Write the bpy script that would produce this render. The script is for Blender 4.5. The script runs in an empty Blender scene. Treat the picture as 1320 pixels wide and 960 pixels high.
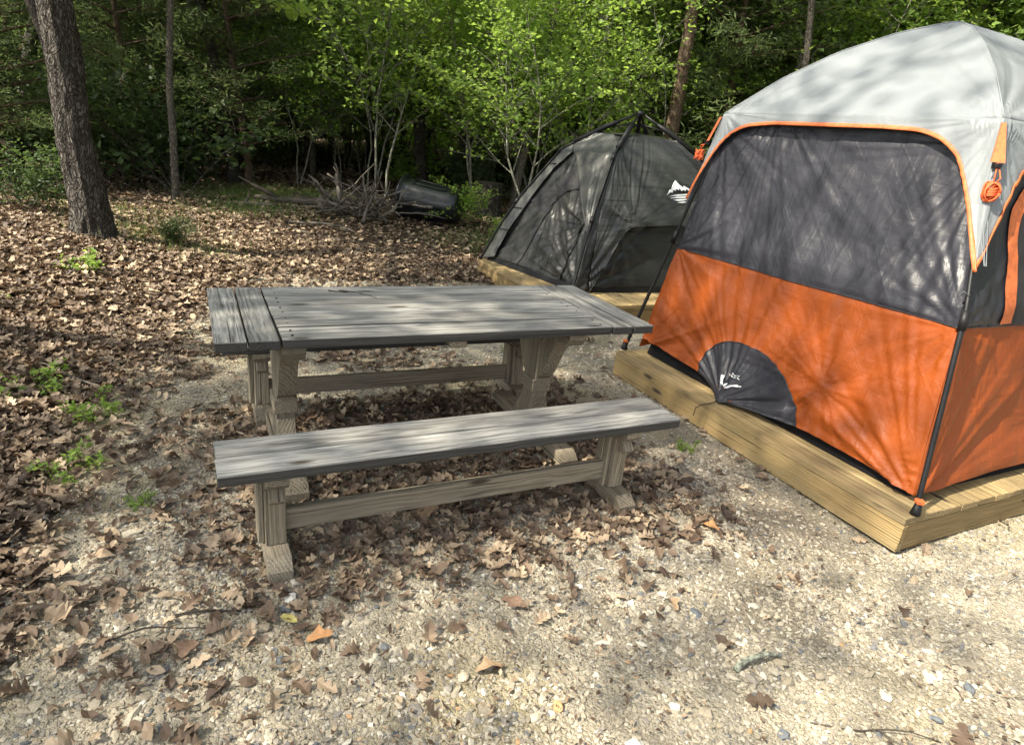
import bpy, bmesh, math, random
import numpy as np
from mathutils import Vector, Matrix
R = math.radians
rnd = np.random.RandomState(7)
random.seed(7)
sc = bpy.context.scene
COL = sc.collection

# ---------------------------------------------------------------- camera, sky, sun, exposure
cam = bpy.data.cameras.new('camera'); camo = bpy.data.objects.new('camera', cam); COL.objects.link(camo)
PITCH, ROLL, CAM_H, FPX = .3564, .1078, 1.6497, 852.6
_r = Vector((1, 0, 0)); _u = Vector((0, math.sin(PITCH), math.cos(PITCH))); _f = Vector((0, math.cos(PITCH), -math.sin(PITCH)))
cx_ = _r * math.cos(ROLL) + _u * math.sin(ROLL); cy_ = -_r * math.sin(ROLL) + _u * math.cos(ROLL)
camo.matrix_world = Matrix(((cx_.x, cy_.x, -_f.x, 0), (cx_.y, cy_.y, -_f.y, 0), (cx_.z, cy_.z, -_f.z, CAM_H), (0, 0, 0, 1)))
cam.sensor_width = 36; cam.lens = FPX / 1320 * 36; cam.clip_start = .05; cam.clip_end = 1500
sc.camera = camo

SUN = Vector((-.55, -.32, .77)).normalized()
w = bpy.data.worlds.new('World'); sc.world = w; w.use_nodes = True
nt = w.node_tree; bg = nt.nodes['Background']; sky = nt.nodes.new('ShaderNodeTexSky'); sky.sky_type = 'NISHITA'; sky.sun_disc = False
sky.sun_elevation = math.asin(SUN.z); sky.sun_rotation = math.atan2(SUN.x, SUN.y); sky.dust_density = 2.5; sky.air_density = 1.0
hs = nt.nodes.new('ShaderNodeHueSaturation'); hs.inputs['Saturation'].default_value = .35
nt.links.new(sky.outputs[0], hs.inputs['Color']); nt.links.new(hs.outputs[0], bg.inputs[0]); bg.inputs[1].default_value = .125
sl = bpy.data.lights.new('sun', 'SUN'); sl.energy = 4.3; sl.angle = R(.7); sl.color = (1, .92, .76)
so = bpy.data.objects.new('sun', sl); COL.objects.link(so); so.rotation_euler = SUN.to_track_quat('Z', 'Y').to_euler(); so.location = (-6, 4, 14)
sc.view_settings.view_transform = 'Standard'; sc.view_settings.look = 'None'; sc.view_settings.gamma = 1
sc.view_settings.exposure = 1.5
sc.render.engine = 'CYCLES'; sc.cycles.max_bounces = 6; sc.cycles.diffuse_bounces = 3; sc.cycles.glossy_bounces = 2
sc.cycles.transmission_bounces = 3; sc.cycles.transparent_max_bounces = 4; sc.cycles.sample_clamp_indirect = 6; sc.cycles.use_denoising = True

# ---------------------------------------------------------------- helpers
def vn2(x, y, s=0):
    xi = np.floor(x).astype(np.int64); yi = np.floor(y).astype(np.int64); fx = x - xi; fy = y - yi
    fx = fx * fx * (3 - 2 * fx); fy = fy * fy * (3 - 2 * fy)
    def h(a, b): return (np.sin(a * 127.1 + b * 311.7 + s * 74.7) * 43758.5453) % 1.0
    return (h(xi, yi) * (1 - fx) + h(xi + 1, yi) * fx) * (1 - fy) + (h(xi, yi + 1) * (1 - fx) + h(xi + 1, yi + 1) * fx) * fy
def fbm(x, y, s=0, o=4):
    t = 0; a = .5
    for i in range(o): t = t + a * vn2(x * 2 ** i, y * 2 ** i, s + i); a *= .5
    return t
def sstep(a, b, x): t = np.clip((x - a) / (b - a), 0, 1); return t * t * (3 - 2 * t)

class MB:
    """collects loose pieces and links them as one mesh object"""
    def __init__(s): s.V = []; s.F = []; s.A = []; s.C = []; s.n = 0
    def add(s, V, F, gco=None, rv=None):
        V = np.asarray(V, float).reshape(-1, 3)
        s.V.append(V); s.F += [tuple(i + s.n for i in f) for f in F]
        s.A.append(V.copy() if gco is None else np.asarray(gco, float)); s.C.append(np.full(len(V), random.random() if rv is None else rv)); s.n += len(V); return s
    def mesh(s, name, mat, smooth=False):
        me = bpy.data.meshes.new(name)
        V = np.concatenate(s.V)
        me.from_pydata(V.tolist(), [], s.F)
        a = me.attributes.new('gco', 'FLOAT_VECTOR', 'POINT'); a.data.foreach_set('vector', np.concatenate(s.A).astype(np.float32).ravel())
        a = me.attributes.new('rv', 'FLOAT', 'POINT'); a.data.foreach_set('value', np.concatenate(s.C).astype(np.float32))
        me.materials.append(mat)
        bm = bmesh.new(); bm.from_mesh(me); bmesh.ops.recalc_face_normals(bm, faces=bm.faces); bm.to_mesh(me); bm.free()
        if smooth: me.polygons.foreach_set('use_smooth', [True] * len(me.polygons))
        me.update(); return me
    def build(s, name, mat, parent=None, smooth=False):
        o = bpy.data.objects.new(name, s.mesh(name, mat, smooth)); COL.objects.link(o)
        if parent: o.parent = parent
        return o
def arrmesh(name, V, F, mat, rv=None, smooth=False):
    """V (n,3); F (m,k) all faces of one size"""
    me = bpy.data.meshes.new(name); V = np.asarray(V, np.float32); F = np.asarray(F, np.int32)
    me.vertices.add(len(V)); me.vertices.foreach_set('co', V.ravel())
    k = F.shape[1]; me.loops.add(F.size); me.loops.foreach_set('vertex_index', F.ravel())
    me.polygons.add(len(F)); me.polygons.foreach_set('loop_start', np.arange(0, F.size, k, dtype=np.int32))
    me.polygons.foreach_set('use_smooth', np.full(len(F), smooth))
    me.update(calc_edges=True)
    if rv is not None:
        a = me.attributes.new('rv', 'FLOAT', 'POINT'); a.data.foreach_set('value', np.asarray(rv, np.float32))
    me.materials.append(mat); me.update(); return me
def link(name, me, parent=None, loc=None):
    o = bpy.data.objects.new(name, me); COL.objects.link(o)
    if parent: o.parent = parent
    if loc is not None: o.location = loc
    return o
def tag(o, label=None, cat=None, group=None, kind=None):
    if label: o['label'] = label
    if cat: o['category'] = cat
    if group: o['group'] = group
    if kind: o['kind'] = kind
    return o
def thing(name, label, cat, loc=(0, 0, 0), rz=0, group=None):
    o = bpy.data.objects.new(name, None); COL.objects.link(o); o.location = loc; o.rotation_euler = (0, 0, rz); o.empty_display_size = .2
    return tag(o, label, cat, group)
def board(mb, c, dims, rot=None, grain=0, b=.004, jit=.0012):
    """a chamfered timber; gco runs along the grain so the figure of the wood goes through the board"""
    h = np.array(dims, float) / 2; V = []; idx = {}
    for sx in (-1, 1):
        for sy in (-1, 1):
            for sz in (-1, 1):
                s = np.array([sx, sy, sz]); j = (rnd.rand(3) - .5) * 2 * jit
                for a in range(3):
                    p = s * (h - b); p[a] = s[a] * h[a]; idx[(sx, sy, sz, a)] = len(V); V.append(p + j)
    F = []
    for a in range(3):
        o = [k for k in range(3) if k != a]
        for sg in (-1, 1):
            q = []
            for t in ((-1, -1), (1, -1), (1, 1), (-1, 1)):
                s = [0, 0, 0]; s[a] = sg; s[o[0]], s[o[1]] = t; q.append(idx[(*s, a)])
            F.append(q)
    for a in range(3):   # edges parallel to axis a
        o = [k for k in range(3) if k != a]
        for t in ((-1, -1), (1, -1), (1, 1), (-1, 1)):
            s0 = [0, 0, 0]; s0[a] = -1; s0[o[0]], s0[o[1]] = t; s1 = list(s0); s1[a] = 1
            F.append([idx[(*s0, o[0])], idx[(*s0, o[1])], idx[(*s1, o[1])], idx[(*s1, o[0])]])
    for sx in (-1, 1):
        for sy in (-1, 1):
            for sz in (-1, 1): F.append([idx[(sx, sy, sz, a)] for a in range(3)])
    V = np.array(V); order = [grain] + [k for k in range(3) if k != grain]
    g = V[:, order] + np.array([rnd.rand() * 40, (rnd.rand() - .5) * .12, .03 + rnd.rand() * .12])
    P = V if rot is None else V @ np.array(rot).T
    mb.add(P + np.array(c), F, g)
def prism(mb, prof, c, ax_u, ax_v, depth, grain=1):
    """profile polygon (u,v) extruded +-depth/2 along u x v"""
    u = np.array(ax_u, float); v = np.array(ax_v, float); wv = np.cross(u, v); n = len(prof); V = []; G = []
    off = np.array([rnd.rand() * 40, (rnd.rand() - .5) * .1, .05 + rnd.rand() * .1])
    for s in (-.5, .5):
        for a, b in prof: V.append(np.array(c) + u * a + v * b + wv * depth * s); G.append(off + (np.array([b, a, depth * s]) if grain == 1 else np.array([a, b, depth * s])))
    F = [list(range(n)), list(range(2 * n - 1, n - 1, -1))] + [[i, (i + 1) % n, n + (i + 1) % n, n + i] for i in range(n)]
    mb.add(V, F, G)
def tube(mb, pts, rad, sides=8, cap=True, jag=0, rv=None):
    P = np.array(pts, float); n = len(P); rad = np.full(n, rad) if np.isscalar(rad) else np.array(rad, float)
    T = np.gradient(P, axis=0); T /= np.linalg.norm(T, axis=1)[:, None] + 1e-9
    ref = np.array([0, 0, 1.]) if abs(T[0][2]) < .9 else np.array([1., 0, 0]); V = []; G = []; L = 0
    off = rnd.rand() * 20
    for i in range(n):
        a = np.cross(ref, T[i]); a /= np.linalg.norm(a) + 1e-9; b = np.cross(T[i], a); ref = np.cross(a, T[i]) * -1 if False else ref
        if i: L += np.linalg.norm(P[i] - P[i - 1])
        for k in range(sides):
            th = 2 * math.pi * k / sides; rr = rad[i] * (1 + jag * (rnd.rand() - .5))
            V.append(P[i] + (a * math.cos(th) + b * math.sin(th)) * rr); G.append([L + off, math.cos(th) * rad[i], math.sin(th) * rad[i]])
    F = [[i * sides + k, i * sides + (k + 1) % sides, (i + 1) * sides + (k + 1) % sides, (i + 1) * sides + k] for i in range(n - 1) for k in range(sides)]
    if cap: F += [list(range(sides))[::-1], list(range((n - 1) * sides, n * sides))]
    mb.add(V, F, G, rv)
def grid(mb, P):
    """P (nu,nv,3)"""
    nu, nv = P.shape[:2]
    mb.add(P.reshape(-1, 3), [(i * nv + j, i * nv + j + 1, (i + 1) * nv + j + 1, (i + 1) * nv + j) for i in range(nu - 1) for j in range(nv - 1)])
def thick(o, t, off=0):
    m = o.modifiers.new('thickness', 'SOLIDIFY'); m.thickness = t; m.offset = off; return o

# ---------------------------------------------------------------- materials
class NT:
    def __init__(s, name):
        s.m = bpy.data.materials.new(name); s.m.use_nodes = True; s.t = s.m.node_tree; s.b = s.t.nodes['Principled BSDF']; s.out = s.t.nodes['Material Output']
    def n(s, typ, **k):
        o = s.t.nodes.new('ShaderNode' + typ)
        for a, v in k.items():
            setattr(o, a, v)
        return o
    def l(s, a, b): s.t.links.new(a, b)
    def attr(s, nm): a = s.n('Attribute'); a.attribute_name = nm; return a
    def obj(s): return s.n('TexCoord').outputs['Object']
    def map(s, v, sc_=(1, 1, 1), loc=(0, 0, 0), rot=(0, 0, 0)):
        m = s.n('Mapping'); m.inputs['Rotation'].default_value = rot; m.inputs['Scale'].default_value = sc_; m.inputs['Location'].default_value = loc; s.l(v, m.inputs[0]); return m.outputs[0]
    def noise(s, v, scale, detail=4, rough=.55, dist=0):
        t = s.n('TexNoise'); t.inputs['Scale'].default_value = scale; t.inputs['Detail'].default_value = detail; t.inputs['Roughness'].default_value = rough; t.inputs['Distortion'].default_value = dist
        s.l(v, t.inputs['Vector']); return t.outputs['Fac']
    def vor(s, v, scale, feat='F1', out='Distance', rand=1):
        t = s.n('TexVoronoi'); t.feature = feat; t.inputs['Scale'].default_value = scale; t.inputs['Randomness'].default_value = rand; s.l(v, t.inputs['Vector']); return t.outputs[out]
    def ramp(s, f, stops, interp='LINEAR'):
        r = s.n('ValToRGB'); cr = r.color_ramp; cr.interpolation = interp
        while len(cr.elements) < len(stops): cr.elements.new(.5)
        for e, (p, c) in zip(cr.elements, stops): e.position = p; e.color = (*c, 1) if len(c) == 3 else c
        s.l(f, r.inputs[0]); return r.outputs[0]
    def rampf(s, f, a, b, va=0., vb=1.):
        r = s.n('MapRange'); r.clamp = True
        for i, v in ((1, a), (2, b), (3, va), (4, vb)): r.inputs[i].default_value = v
        s.l(f, r.inputs[0]); return r.outputs[0]
    def mix(s, f, a, b, mode='MIX'):
        m = s.n('Mix'); m.data_type = 'RGBA'; m.blend_type = mode
        if isinstance(f, (int, float)): m.inputs[0].default_value = f
        else: s.l(f, m.inputs[0])
        for k, v in ((6, a), (7, b)):
            if isinstance(v, tuple): m.inputs[k].default_value = (*v, 1)
            else: s.l(v, m.inputs[k])
        return m.outputs[2]
    def math(s, op, a, b=None):
        m = s.n('Math'); m.operation = op
        for i, v in ((0, a), (1, b)):
            if v is None: continue
            if isinstance(v, (int, float)): m.inputs[i].default_value = v
            else: s.l(v, m.inputs[i])
        return m.outputs[0]
    def bump(s, h, dist, strength=1., prev=None):
        b = s.n('Bump'); b.inputs['Strength'].default_value = strength; b.inputs['Distance'].default_value = dist; s.l(h, b.inputs['Height'])
        if prev is not None: s.l(prev, b.inputs['Normal'])
        return b.outputs[0]
    def fin(s, col=None, rough=None, nrm=None, spec=None):
        if col is not None:
            if isinstance(col, tuple): s.b.inputs['Base Color'].default_value = (*col, 1)
            else: s.l(col, s.b.inputs['Base Color'])
        if rough is not None:
            if isinstance(rough, (int, float)): s.b.inputs['Roughness'].default_value = rough
            else: s.l(rough, s.b.inputs['Roughness'])
        if nrm is not None: s.l(nrm, s.b.inputs['Normal'])
        if spec is not None: s.b.inputs['Specular IOR Level'].default_value = spec
        return s.m
def wood(name, dark, light, stain, stainamt=.5, knot=(.06, .045, .03), rough=.75, gamt=.8, edge=0):
    s = NT(name); g = s.attr('gco').outputs['Vector']; rv = s.attr('rv').outputs['Fac']
    d = s.noise(s.map(g, (2.2, 9, 9)), 1.0, 3)
    wv = s.n('TexWave'); wv.wave_type = 'RINGS'; wv.rings_direction = 'X'; wv.inputs['Scale'].default_value = 26; wv.inputs['Distortion'].default_value = 9; wv.inputs['Detail'].default_value = 3
    wv.inputs['Detail Scale'].default_value = .6
    s.l(s.map(g, (.22, 1, 1)), wv.inputs['Vector'])
    fine = s.noise(s.map(g, (5, 210, 210)), 1.0, 5, .65)
    fine2 = s.noise(s.map(g, (2, 60, 60)), 1.0, 4, .6)
    f = s.math('ADD', s.math('MULTIPLY', wv.outputs['Fac'], .17), s.math('ADD', s.math('MULTIPLY', fine, .55), s.math('MULTIPLY', fine2, .52)))
    f = s.rampf(f, .40, .86)
    c = s.mix(s.math('MULTIPLY', f, gamt), light, dark) if False else s.ramp(f, [(0, dark), (.35, tuple(.45 * a + .55 * b for a, b in zip(dark, light))), (.75, light), (1, tuple(min(1, 1.12 * a) for a in light))])
    patch = s.rampf(s.noise(s.map(g, (1.6, 7, 7)), 1.0, 5, .6), .46, .68)
    c = s.mix(s.math('MULTIPLY', patch, stainamt), c, stain)
    kv = s.vor(s.map(g, (2.1, 7.5, 7.5)), 1.0)
    kn = s.rampf(s.math('ADD', kv, s.math('MULTIPLY', d, .06)), .10, .17, 1, 0)
    c = s.mix(kn, c, knot)
    c = s.mix(.34, c, s.ramp(rv, [(0, (.18, .18, .18)), (1, (.82, .82, .82))]), 'OVERLAY')
    crack = s.rampf(s.noise(s.map(g, (1.0, 120, 120)), 1.0, 2, .4), .66, .72)
    c = s.mix(s.math('MULTIPLY', crack, .8), c, tuple(.25 * a for a in dark))
    if edge:   # side faces darkened in the colour, standing in for their shade
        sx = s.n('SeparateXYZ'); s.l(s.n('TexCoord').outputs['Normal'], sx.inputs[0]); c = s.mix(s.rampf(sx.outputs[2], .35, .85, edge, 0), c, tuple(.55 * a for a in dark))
    hgt = s.math('SUBTRACT', f, crack)
    return s.fin(c, rough, s.bump(hgt, .0035, .9), .25)
M = {}
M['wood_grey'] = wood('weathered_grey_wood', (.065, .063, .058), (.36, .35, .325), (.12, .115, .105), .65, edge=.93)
M['wood_leg'] = wood('weathered_leg_wood', (.10, .08, .055), (.28, .24, .175), (.15, .135, .105), .6)
M['wood_deck'] = wood('treated_deck_wood', (.19, .13, .055), (.42, .31, .155), (.25, .20, .12), .55)
M['wood_fascia'] = wood('treated_fascia_wood', (.15, .10, .04), (.33, .235, .11), (.17, .14, .075), .6)
M['dead_wood'] = wood('dead_branch_wood', (.035, .03, .025), (.17, .148, .122), (.07, .062, .052), .5)
M['dark_log'] = wood('dark_log_wood', (.02, .017, .013), (.085, .07, .055), (.03, .03, .02), .5)

def fabric(name, col, col2, rough, trans=0, bump=.006, streak=(9, 9, 1.2)):
    s = NT(name); o = s.obj()
    big = s.noise(o, 1.3, 3); c = s.mix(s.rampf(big, .3, .7), col, col2)
    n1 = s.noise(s.map(o, streak), 1.0, 4, .5, .8); n2 = s.noise(o, 7, 5, .55, 1.2); n3 = s.noise(s.map(o, (3, 3, 22)), 1.0, 3, .5, .6)
    v = s.vor(s.mix(.12, o, s.n('TexNoise').outputs['Color']), 8.5, 'DISTANCE_TO_EDGE')
    cr = s.rampf(v, 0, .045, 1, 0)
    msk = s.rampf(s.noise(o, 1.7, 2), .5, .62)
    h = s.math('ADD', s.math('ADD', s.math('MULTIPLY', n1, .8), s.math('MULTIPLY', n2, .32)), s.math('MULTIPLY', s.math('MULTIPLY', cr, msk), .0))
    h = s.math('ADD', h, s.math('MULTIPLY', n3, .25))
    al = s.map(o, rot=(0, 0, -.4922))      # straight creases left by folding, in three directions
    for a_, q_, lo_ in ((.75, .045, .58), (-.6, .04, .60), (.15, .05, .60)):
        stv = s.noise(s.map(s.map(al, rot=(a_, 0, 0)), (2.2, 34, 1.6), (a_ * 7, 0, 3)), 1.0, 2, .45); h = s.math('ADD', h, s.math('MULTIPLY', s.rampf(stv, lo_, lo_ + .09), q_))
    nb = s.bump(h, bump * 2.2, 1)
    weave = s.noise(o, 900, 2); nb = s.bump(weave, .0004, .4, nb)
    s.fin(c, s.rampf(n2, .3, .7, rough - .06, rough + .08), nb, .38)
    if trans:
        tr = s.n('BsdfTranslucent'); s.l(c, tr.inputs['Color']); s.l(nb, tr.inputs['Normal']); mx = s.n('MixShader'); mx.inputs[0].default_value = trans
        s.l(s.b.outputs[0], mx.inputs[1]); s.l(tr.outputs[0], mx.inputs[2]); s.l(mx.outputs[0], s.out.inputs[0])
    return s.m
M['fab_orange'] = fabric('orange_nylon', (.29, .062, .008), (.255, .052, .007), .50, .14)
M['fab_grey'] = fabric('slate_grey_nylon', (.024, .024, .031), (.020, .020, .026), .42, .01, .005)
M['fab_fly'] = fabric('silver_rainfly', (.31, .335, .35), (.29, .315, .33), .48, .40, .004, (4, 4, 4))
M['fab_olive'] = fabric('charcoal_green_nylon', (.040, .042, .041), (.034, .036, .035), .36, .04, .006, (1.4, 1.4, 16))
M['fab_olive_dark'] = fabric('dark_inner_nylon', (.022, .023, .022), (.018, .019, .018), .38, 0, .006, (1.4, 1.4, 14))
M['fab_olive_light'] = fabric('pale_flap_nylon', (.065, .067, .063), (.055, .057, .054), .38, .06, .006, (9, 9, 1.2))
M['fab_door'] = fabric('door_nylon', (.035, .035, .033), (.028, .028, .026), .34, .04, .008, (9, 9, 1.5))
def plain(name, col, rough=.5, nscale=40, bump=.0008, spec=.5, var=.25, metal=0):
    s = NT(name); o = s.obj(); n = s.noise(o, nscale, 4)
    c = s.mix(s.rampf(n, .3, .7), tuple(a * (1 - var) for a in col), tuple(a * (1 + var) for a in col)); s.b.inputs['Metallic'].default_value = metal
    return s.fin(c, rough, s.bump(n, bump), spec)
M['black'] = plain('black_pole_paint', (.008, .008, .009), .5, spec=.3)
M['blackmesh'] = plain('black_mesh', (.012, .012, .014), .8)
M['trim'] = plain('orange_piping', (.50, .125, .035), .6)
M['cord_o'] = plain('orange_cord', (.60, .11, .03), .7, 300, .001)
M['white'] = plain('white_print', (.74, .76, .76), .6, 30, 0)
M['tarp'] = plain('groundsheet_hem_shadow', (.010, .010, .011), .9, 40, .001, .1)
M['metal'] = plain('dull_metal', (.5, .5, .5), .35, 60, .0003, metal=1)
M['barrel'] = plain('black_bin_plastic', (.010, .012, .014), .28, 12, .002, var=.4)

def bark(name, dark, light, sx=20, sz=4, dist=.02):
    s = NT(name); g = s.attr('gco').outputs['Vector']; o = s.obj()
    wob = s.n('TexNoise'); wob.inputs['Scale'].default_value = 5; s.l(o, wob.inputs['Vector'])
    m = s.n('Mix'); m.data_type = 'RGBA'; m.blend_type = 'LINEAR_LIGHT'; m.inputs[0].default_value = .09; s.l(o, m.inputs[6]); s.l(wob.outputs['Color'], m.inputs[7])
    v = s.vor(s.map(m.outputs[2], (sx, sx, sz)), 1.0, 'DISTANCE_TO_EDGE'); v2 = s.vor(s.map(m.outputs[2], (sx * 2.3, sx * 2.3, sz * 2.5)), 1.0, 'DISTANCE_TO_EDGE')
    n = s.noise(s.map(o, (30, 30, 12)), 1.0, 5, .65); big = s.noise(o, 2.2, 3)
    h = s.math('ADD', s.rampf(v, 0, .25), s.math('ADD', s.math('MULTIPLY', s.rampf(v2, 0, .25), .35), s.math('MULTIPLY', n, .5)))
    c = s.ramp(s.rampf(h, .2, 1.6), [(0, tuple(.35 * a for a in dark)), (.35, dark), (1, light)])
    moss = s.rampf(big, .55, .75); c = s.mix(s.math('MULTIPLY', moss, .25), c, (.12, .14, .09))
    return s.fin(c, .9, s.bump(h, dist, 1.), .15)
M['bark'] = bark('ridged_dark_bark', (.075, .062, .052), (.20, .185, .165), 46, 5.5, .035)
M['bark_thin'] = bark('thin_grey_bark', (.09, .078, .06), (.24, .215, .18), 40, 9, .008)
M['bark_red'] = bark('reddish_cedar_bark', (.12, .08, .055), (.30, .22, .16), 60, 3, .01)
M['bark_pale'] = bark('pale_sapling_bark', (.15, .145, .115), (.32, .31, .25), 30, 8, .002)

def leafmat(name, c1, c2, c3, trans, tcol, rough=.5):
    s = NT(name); rv = s.attr('rv').outputs['Fac']
    c = s.ramp(rv, [(0, c1), (.6, c2), (1, c3)])
    s.fin(c, rough, None, .35)
    tr = s.n('BsdfTranslucent'); s.l(s.mix(.65, c, tcol), tr.inputs['Color']); mx = s.n('MixShader'); mx.inputs[0].default_value = trans
    s.l(s.b.outputs[0], mx.inputs[1]); s.l(tr.outputs[0], mx.inputs[2]); s.l(mx.outputs[0], s.out.inputs[0]); return s.m
M['leaf_bright'] = leafmat('bright_young_leaf', (.10, .18, .04), (.17, .27, .055), (.28, .37, .07), .52, (.54, .74, .13))
M['leaf_mid'] = leafmat('mid_green_leaf', (.065, .115, .034), (.105, .17, .048), (.17, .24, .06), .48, (.38, .54, .12))
M['leaf_dark'] = leafmat('dark_green_leaf', (.035, .06, .022), (.055, .09, .03), (.08, .12, .04), .4, (.18, .27, .07))
M['needle'] = leafmat('cedar_needle', (.065, .10, .038), (.105, .145, .05), (.18, .22, .075), .4, (.24, .32, .10), .7)
M['litter'] = leafmat('dry_oak_leaf', (.055, .036, .026), (.175, .122, .082), (.44, .34, .23), .12, (.30, .16, .08), .6)

# ---------------------------------------------------------------- ground
def gz(x, y):
    x = np.asarray(x, float); y = np.asarray(y, float)
    bank = .30 * sstep(-2.3, -4.6, x + .18 * (y - 3) + .5 * (fbm(x * .5, y * .5, 3) - .5)) * sstep(9.5, 6.5, y)
    far = .10 * sstep(7.5, 11, y) * (fbm(x * .35, y * .35, 5)) * 2 - .05 * sstep(7.5, 11, y)
    hill = .9 * sstep(22, 55, np.hypot(x, y)) + .5 * sstep(-9, -24, x)
    soft = (fbm(x * 1.1, y * 1.1, 1) - .47) * .045 * (1 + 1.8 * sstep(-2, -3, x))
    return bank + far + hill + soft - .004
def litter_mask(x, y):
    """1 = leaf covered forest floor, 0 = gravel pad"""
    nz = (fbm(x * 1.6, y * 1.6, 9) - .47) * 1.5
    xb = np.interp(y, [0, 1.3, 2.9, 5, 7], [-.75, -1.25, -1.95, -2.35, -2.4]); left = sstep(.25, -.40, x - xb + nz * .75)
    back = sstep(6.8, 7.5, y + nz * .5 - .25 * np.clip(x, -3, 3))
    return np.maximum(left, back)
def spaced(lo, hi, fine_lo, fine_hi, d):
    a = list(np.arange(fine_lo, fine_hi, d)); s = d; x = fine_hi
    while x < hi: a.append(x); s *= 1.16; x += s
    a.append(hi); s = d; x = fine_lo; b = []
    while x > lo: s *= 1.16; x -= s; b.append(max(x, lo))
    return np.array(sorted(set(b)) + a)
gx = spaced(-400, 400, -5.5, 4.5, .035); gy = spaced(-400, 400, .6, 9, .035)
GX, GY = np.meshgrid(gx, gy, indexing='ij')
near = sstep(14, 8, np.hypot(GX, GY))
GZ = gz(GX, GY) + near * ((fbm(GX * 9, GY * 9, 20, 3) - .44) * .016)
nu, nv = GX.shape; I = np.arange(nu * nv).reshape(nu, nv)
gF = np.stack([I[:-1, :-1], I[1:, :-1], I[1:, 1:], I[:-1, 1:]], -1).reshape(-1, 4)
s = NT('gravel_and_forest_soil'); o = s.obj(); mk = s.rampf(s.math('ADD', s.attr('rv').outputs['Fac'], s.math('MULTIPLY', s.math('SUBTRACT', s.noise(o, 5, 4), .5), .5)), .35, .65)
g1 = s.n('TexVoronoi'); g1.inputs['Scale'].default_value = 70; s.l(o, g1.inputs['Vector'])
g2 = s.n('TexVoronoi'); g2.inputs['Scale'].default_value = 190; s.l(o, g2.inputs['Vector'])
sand = s.ramp(s.noise(o, 260, 4, .7), [(.25, (.15, .125, .09)), (.5, (.31, .275, .205)), (.8, (.50, .455, .355))])
bw1 = s.n('RGBToBW'); s.l(g1.outputs['Color'], bw1.inputs[0]); bw2 = s.n('RGBToBW'); s.l(g2.outputs['Color'], bw2.inputs[0])
st1 = s.ramp(bw1.outputs[0], [(.1, (.16, .145, .12)), (.45, (.34, .305, .245)), (.9, (.52, .485, .42))])
st2 = s.ramp(bw2.outputs[0], [(.1, (.17, .145, .11)), (.5, (.35, .31, .235)), (.9, (.53, .485, .39))])
c = s.mix(.5, sand, st2); c = s.mix(s.math('MULTIPLY', s.rampf(g1.outputs['Distance'], .35, .5, 1, 0), s.rampf(s.noise(o, 9, 3), .42, .6, .1, .8)), c, st1)
big = s.noise(o, 1.1, 4, .6); c = s.mix(s.rampf(big, .42, .62, 0, .65), c, (.13, .105, .075))
yel = s.noise(s.map(o, (1, 1, 1), (9, 4, 0)), .8, 3); c = s.mix(s.rampf(yel, .5, .65, 0, .35), c, (.50, .42, .22))
soil = s.ramp(s.noise(o, 22, 6, .7), [(.3, (.02, .014, .010)), (.55, (.06, .042, .03)), (.8, (.15, .11, .08))])
c = s.mix(mk, c, soil)
h = s.math('ADD', s.math('MULTIPLY', g1.outputs['Distance'], -.6), s.math('ADD', s.math('MULTIPLY', g2.outputs['Distance'], -.3), s.math('MULTIPLY', s.noise(o, 120, 5, .7), .5)))
M['ground'] = s.fin(c, .92, s.bump(h, .014, 1.), .2)
me = arrmesh('ground', np.stack([GX, GY, GZ], -1).reshape(-1, 3), gF, M['ground'], litter_mask(GX, GY).ravel(), True)
ground = tag(link('ground', me), 'pale crushed gravel clearing running into brown leaf covered forest floor', kind='structure')

# ---------------------------------------------------------------- scattered gravel (nobody could count it)
def ico():
    bm = bmesh.new(); bmesh.ops.create_icosphere(bm, subdivisions=1, radius=1); v = np.array([p.co[:] for p in bm.verts]); f = np.array([[q.index for q in p.verts] for p in bm.faces]); bm.free(); return v, f
IV, IF = ico()
def rotmats(n, tilt=1.0):
    a = rnd.rand(n) * 2 * np.pi; b = rnd.randn(n) * tilt; c = rnd.randn(n) * tilt
    ca, sa, cb, sb, cc, s_ = np.cos(a), np.sin(a), np.cos(b), np.sin(b), np.cos(c), np.sin(c); z = np.zeros(n); o = np.ones(n)
    Rz = np.stack([ca, -sa, z, sa, ca, z, z, z, o], -1).reshape(n, 3, 3); Rx = np.stack([o, z, z, z, cb, -sb, z, sb, cb], -1).reshape(n, 3, 3); Ry = np.stack([cc, z, s_, z, o, z, -s_, z, cc], -1).reshape(n, 3, 3)
    return Rz @ Rx @ Ry
def pebbles(P, size):
    n = len(P); T = IV[None] * (1 + (rnd.rand(n, len(IV), 1) - .5) * .75) * np.stack([1 + .8 * rnd.rand(n), .65 + .5 * rnd.rand(n), .25 + .35 * rnd.rand(n)], -1)[:, None]
    T = np.einsum('nij,nkj->nki', rotmats(n, .25), T) * size[:, None, None] + P[:, None]
    return T.reshape(-1, 3), (IF[None] + (np.arange(n) * len(IV))[:, None, None]).reshape(-1, 3), np.repeat(rnd.rand(n), len(IV))
def scatter(n, x0, x1, y0, y1, dens):
    x = x0 + rnd.rand(n) * (x1 - x0); y = y0 + rnd.rand(n) * (y1 - y0); k = rnd.rand(n) < dens(x, y); return x[k], y[k]
E_ = np.array([math.cos(.4922), math.sin(.4922)]); N_ = np.array([-E_[1], E_[0]]); TO = np.array([-.4132, 3.2059])
def under_deck(x, y):
    a = (x - TO[0]) * E_[0] + (y - TO[1]) * E_[1]; b = (x - TO[0]) * N_[0] + (y - TO[1]) * N_[1]
    return ((a > 1.72) & (b > -1.56) & (b < .72)) | ((a > 1.97) & (b > 1.93) & (b < 3.88))
s = NT('mixed_gravel_stones'); rv = s.attr('rv').outputs['Fac']; o = s.obj()
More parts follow.
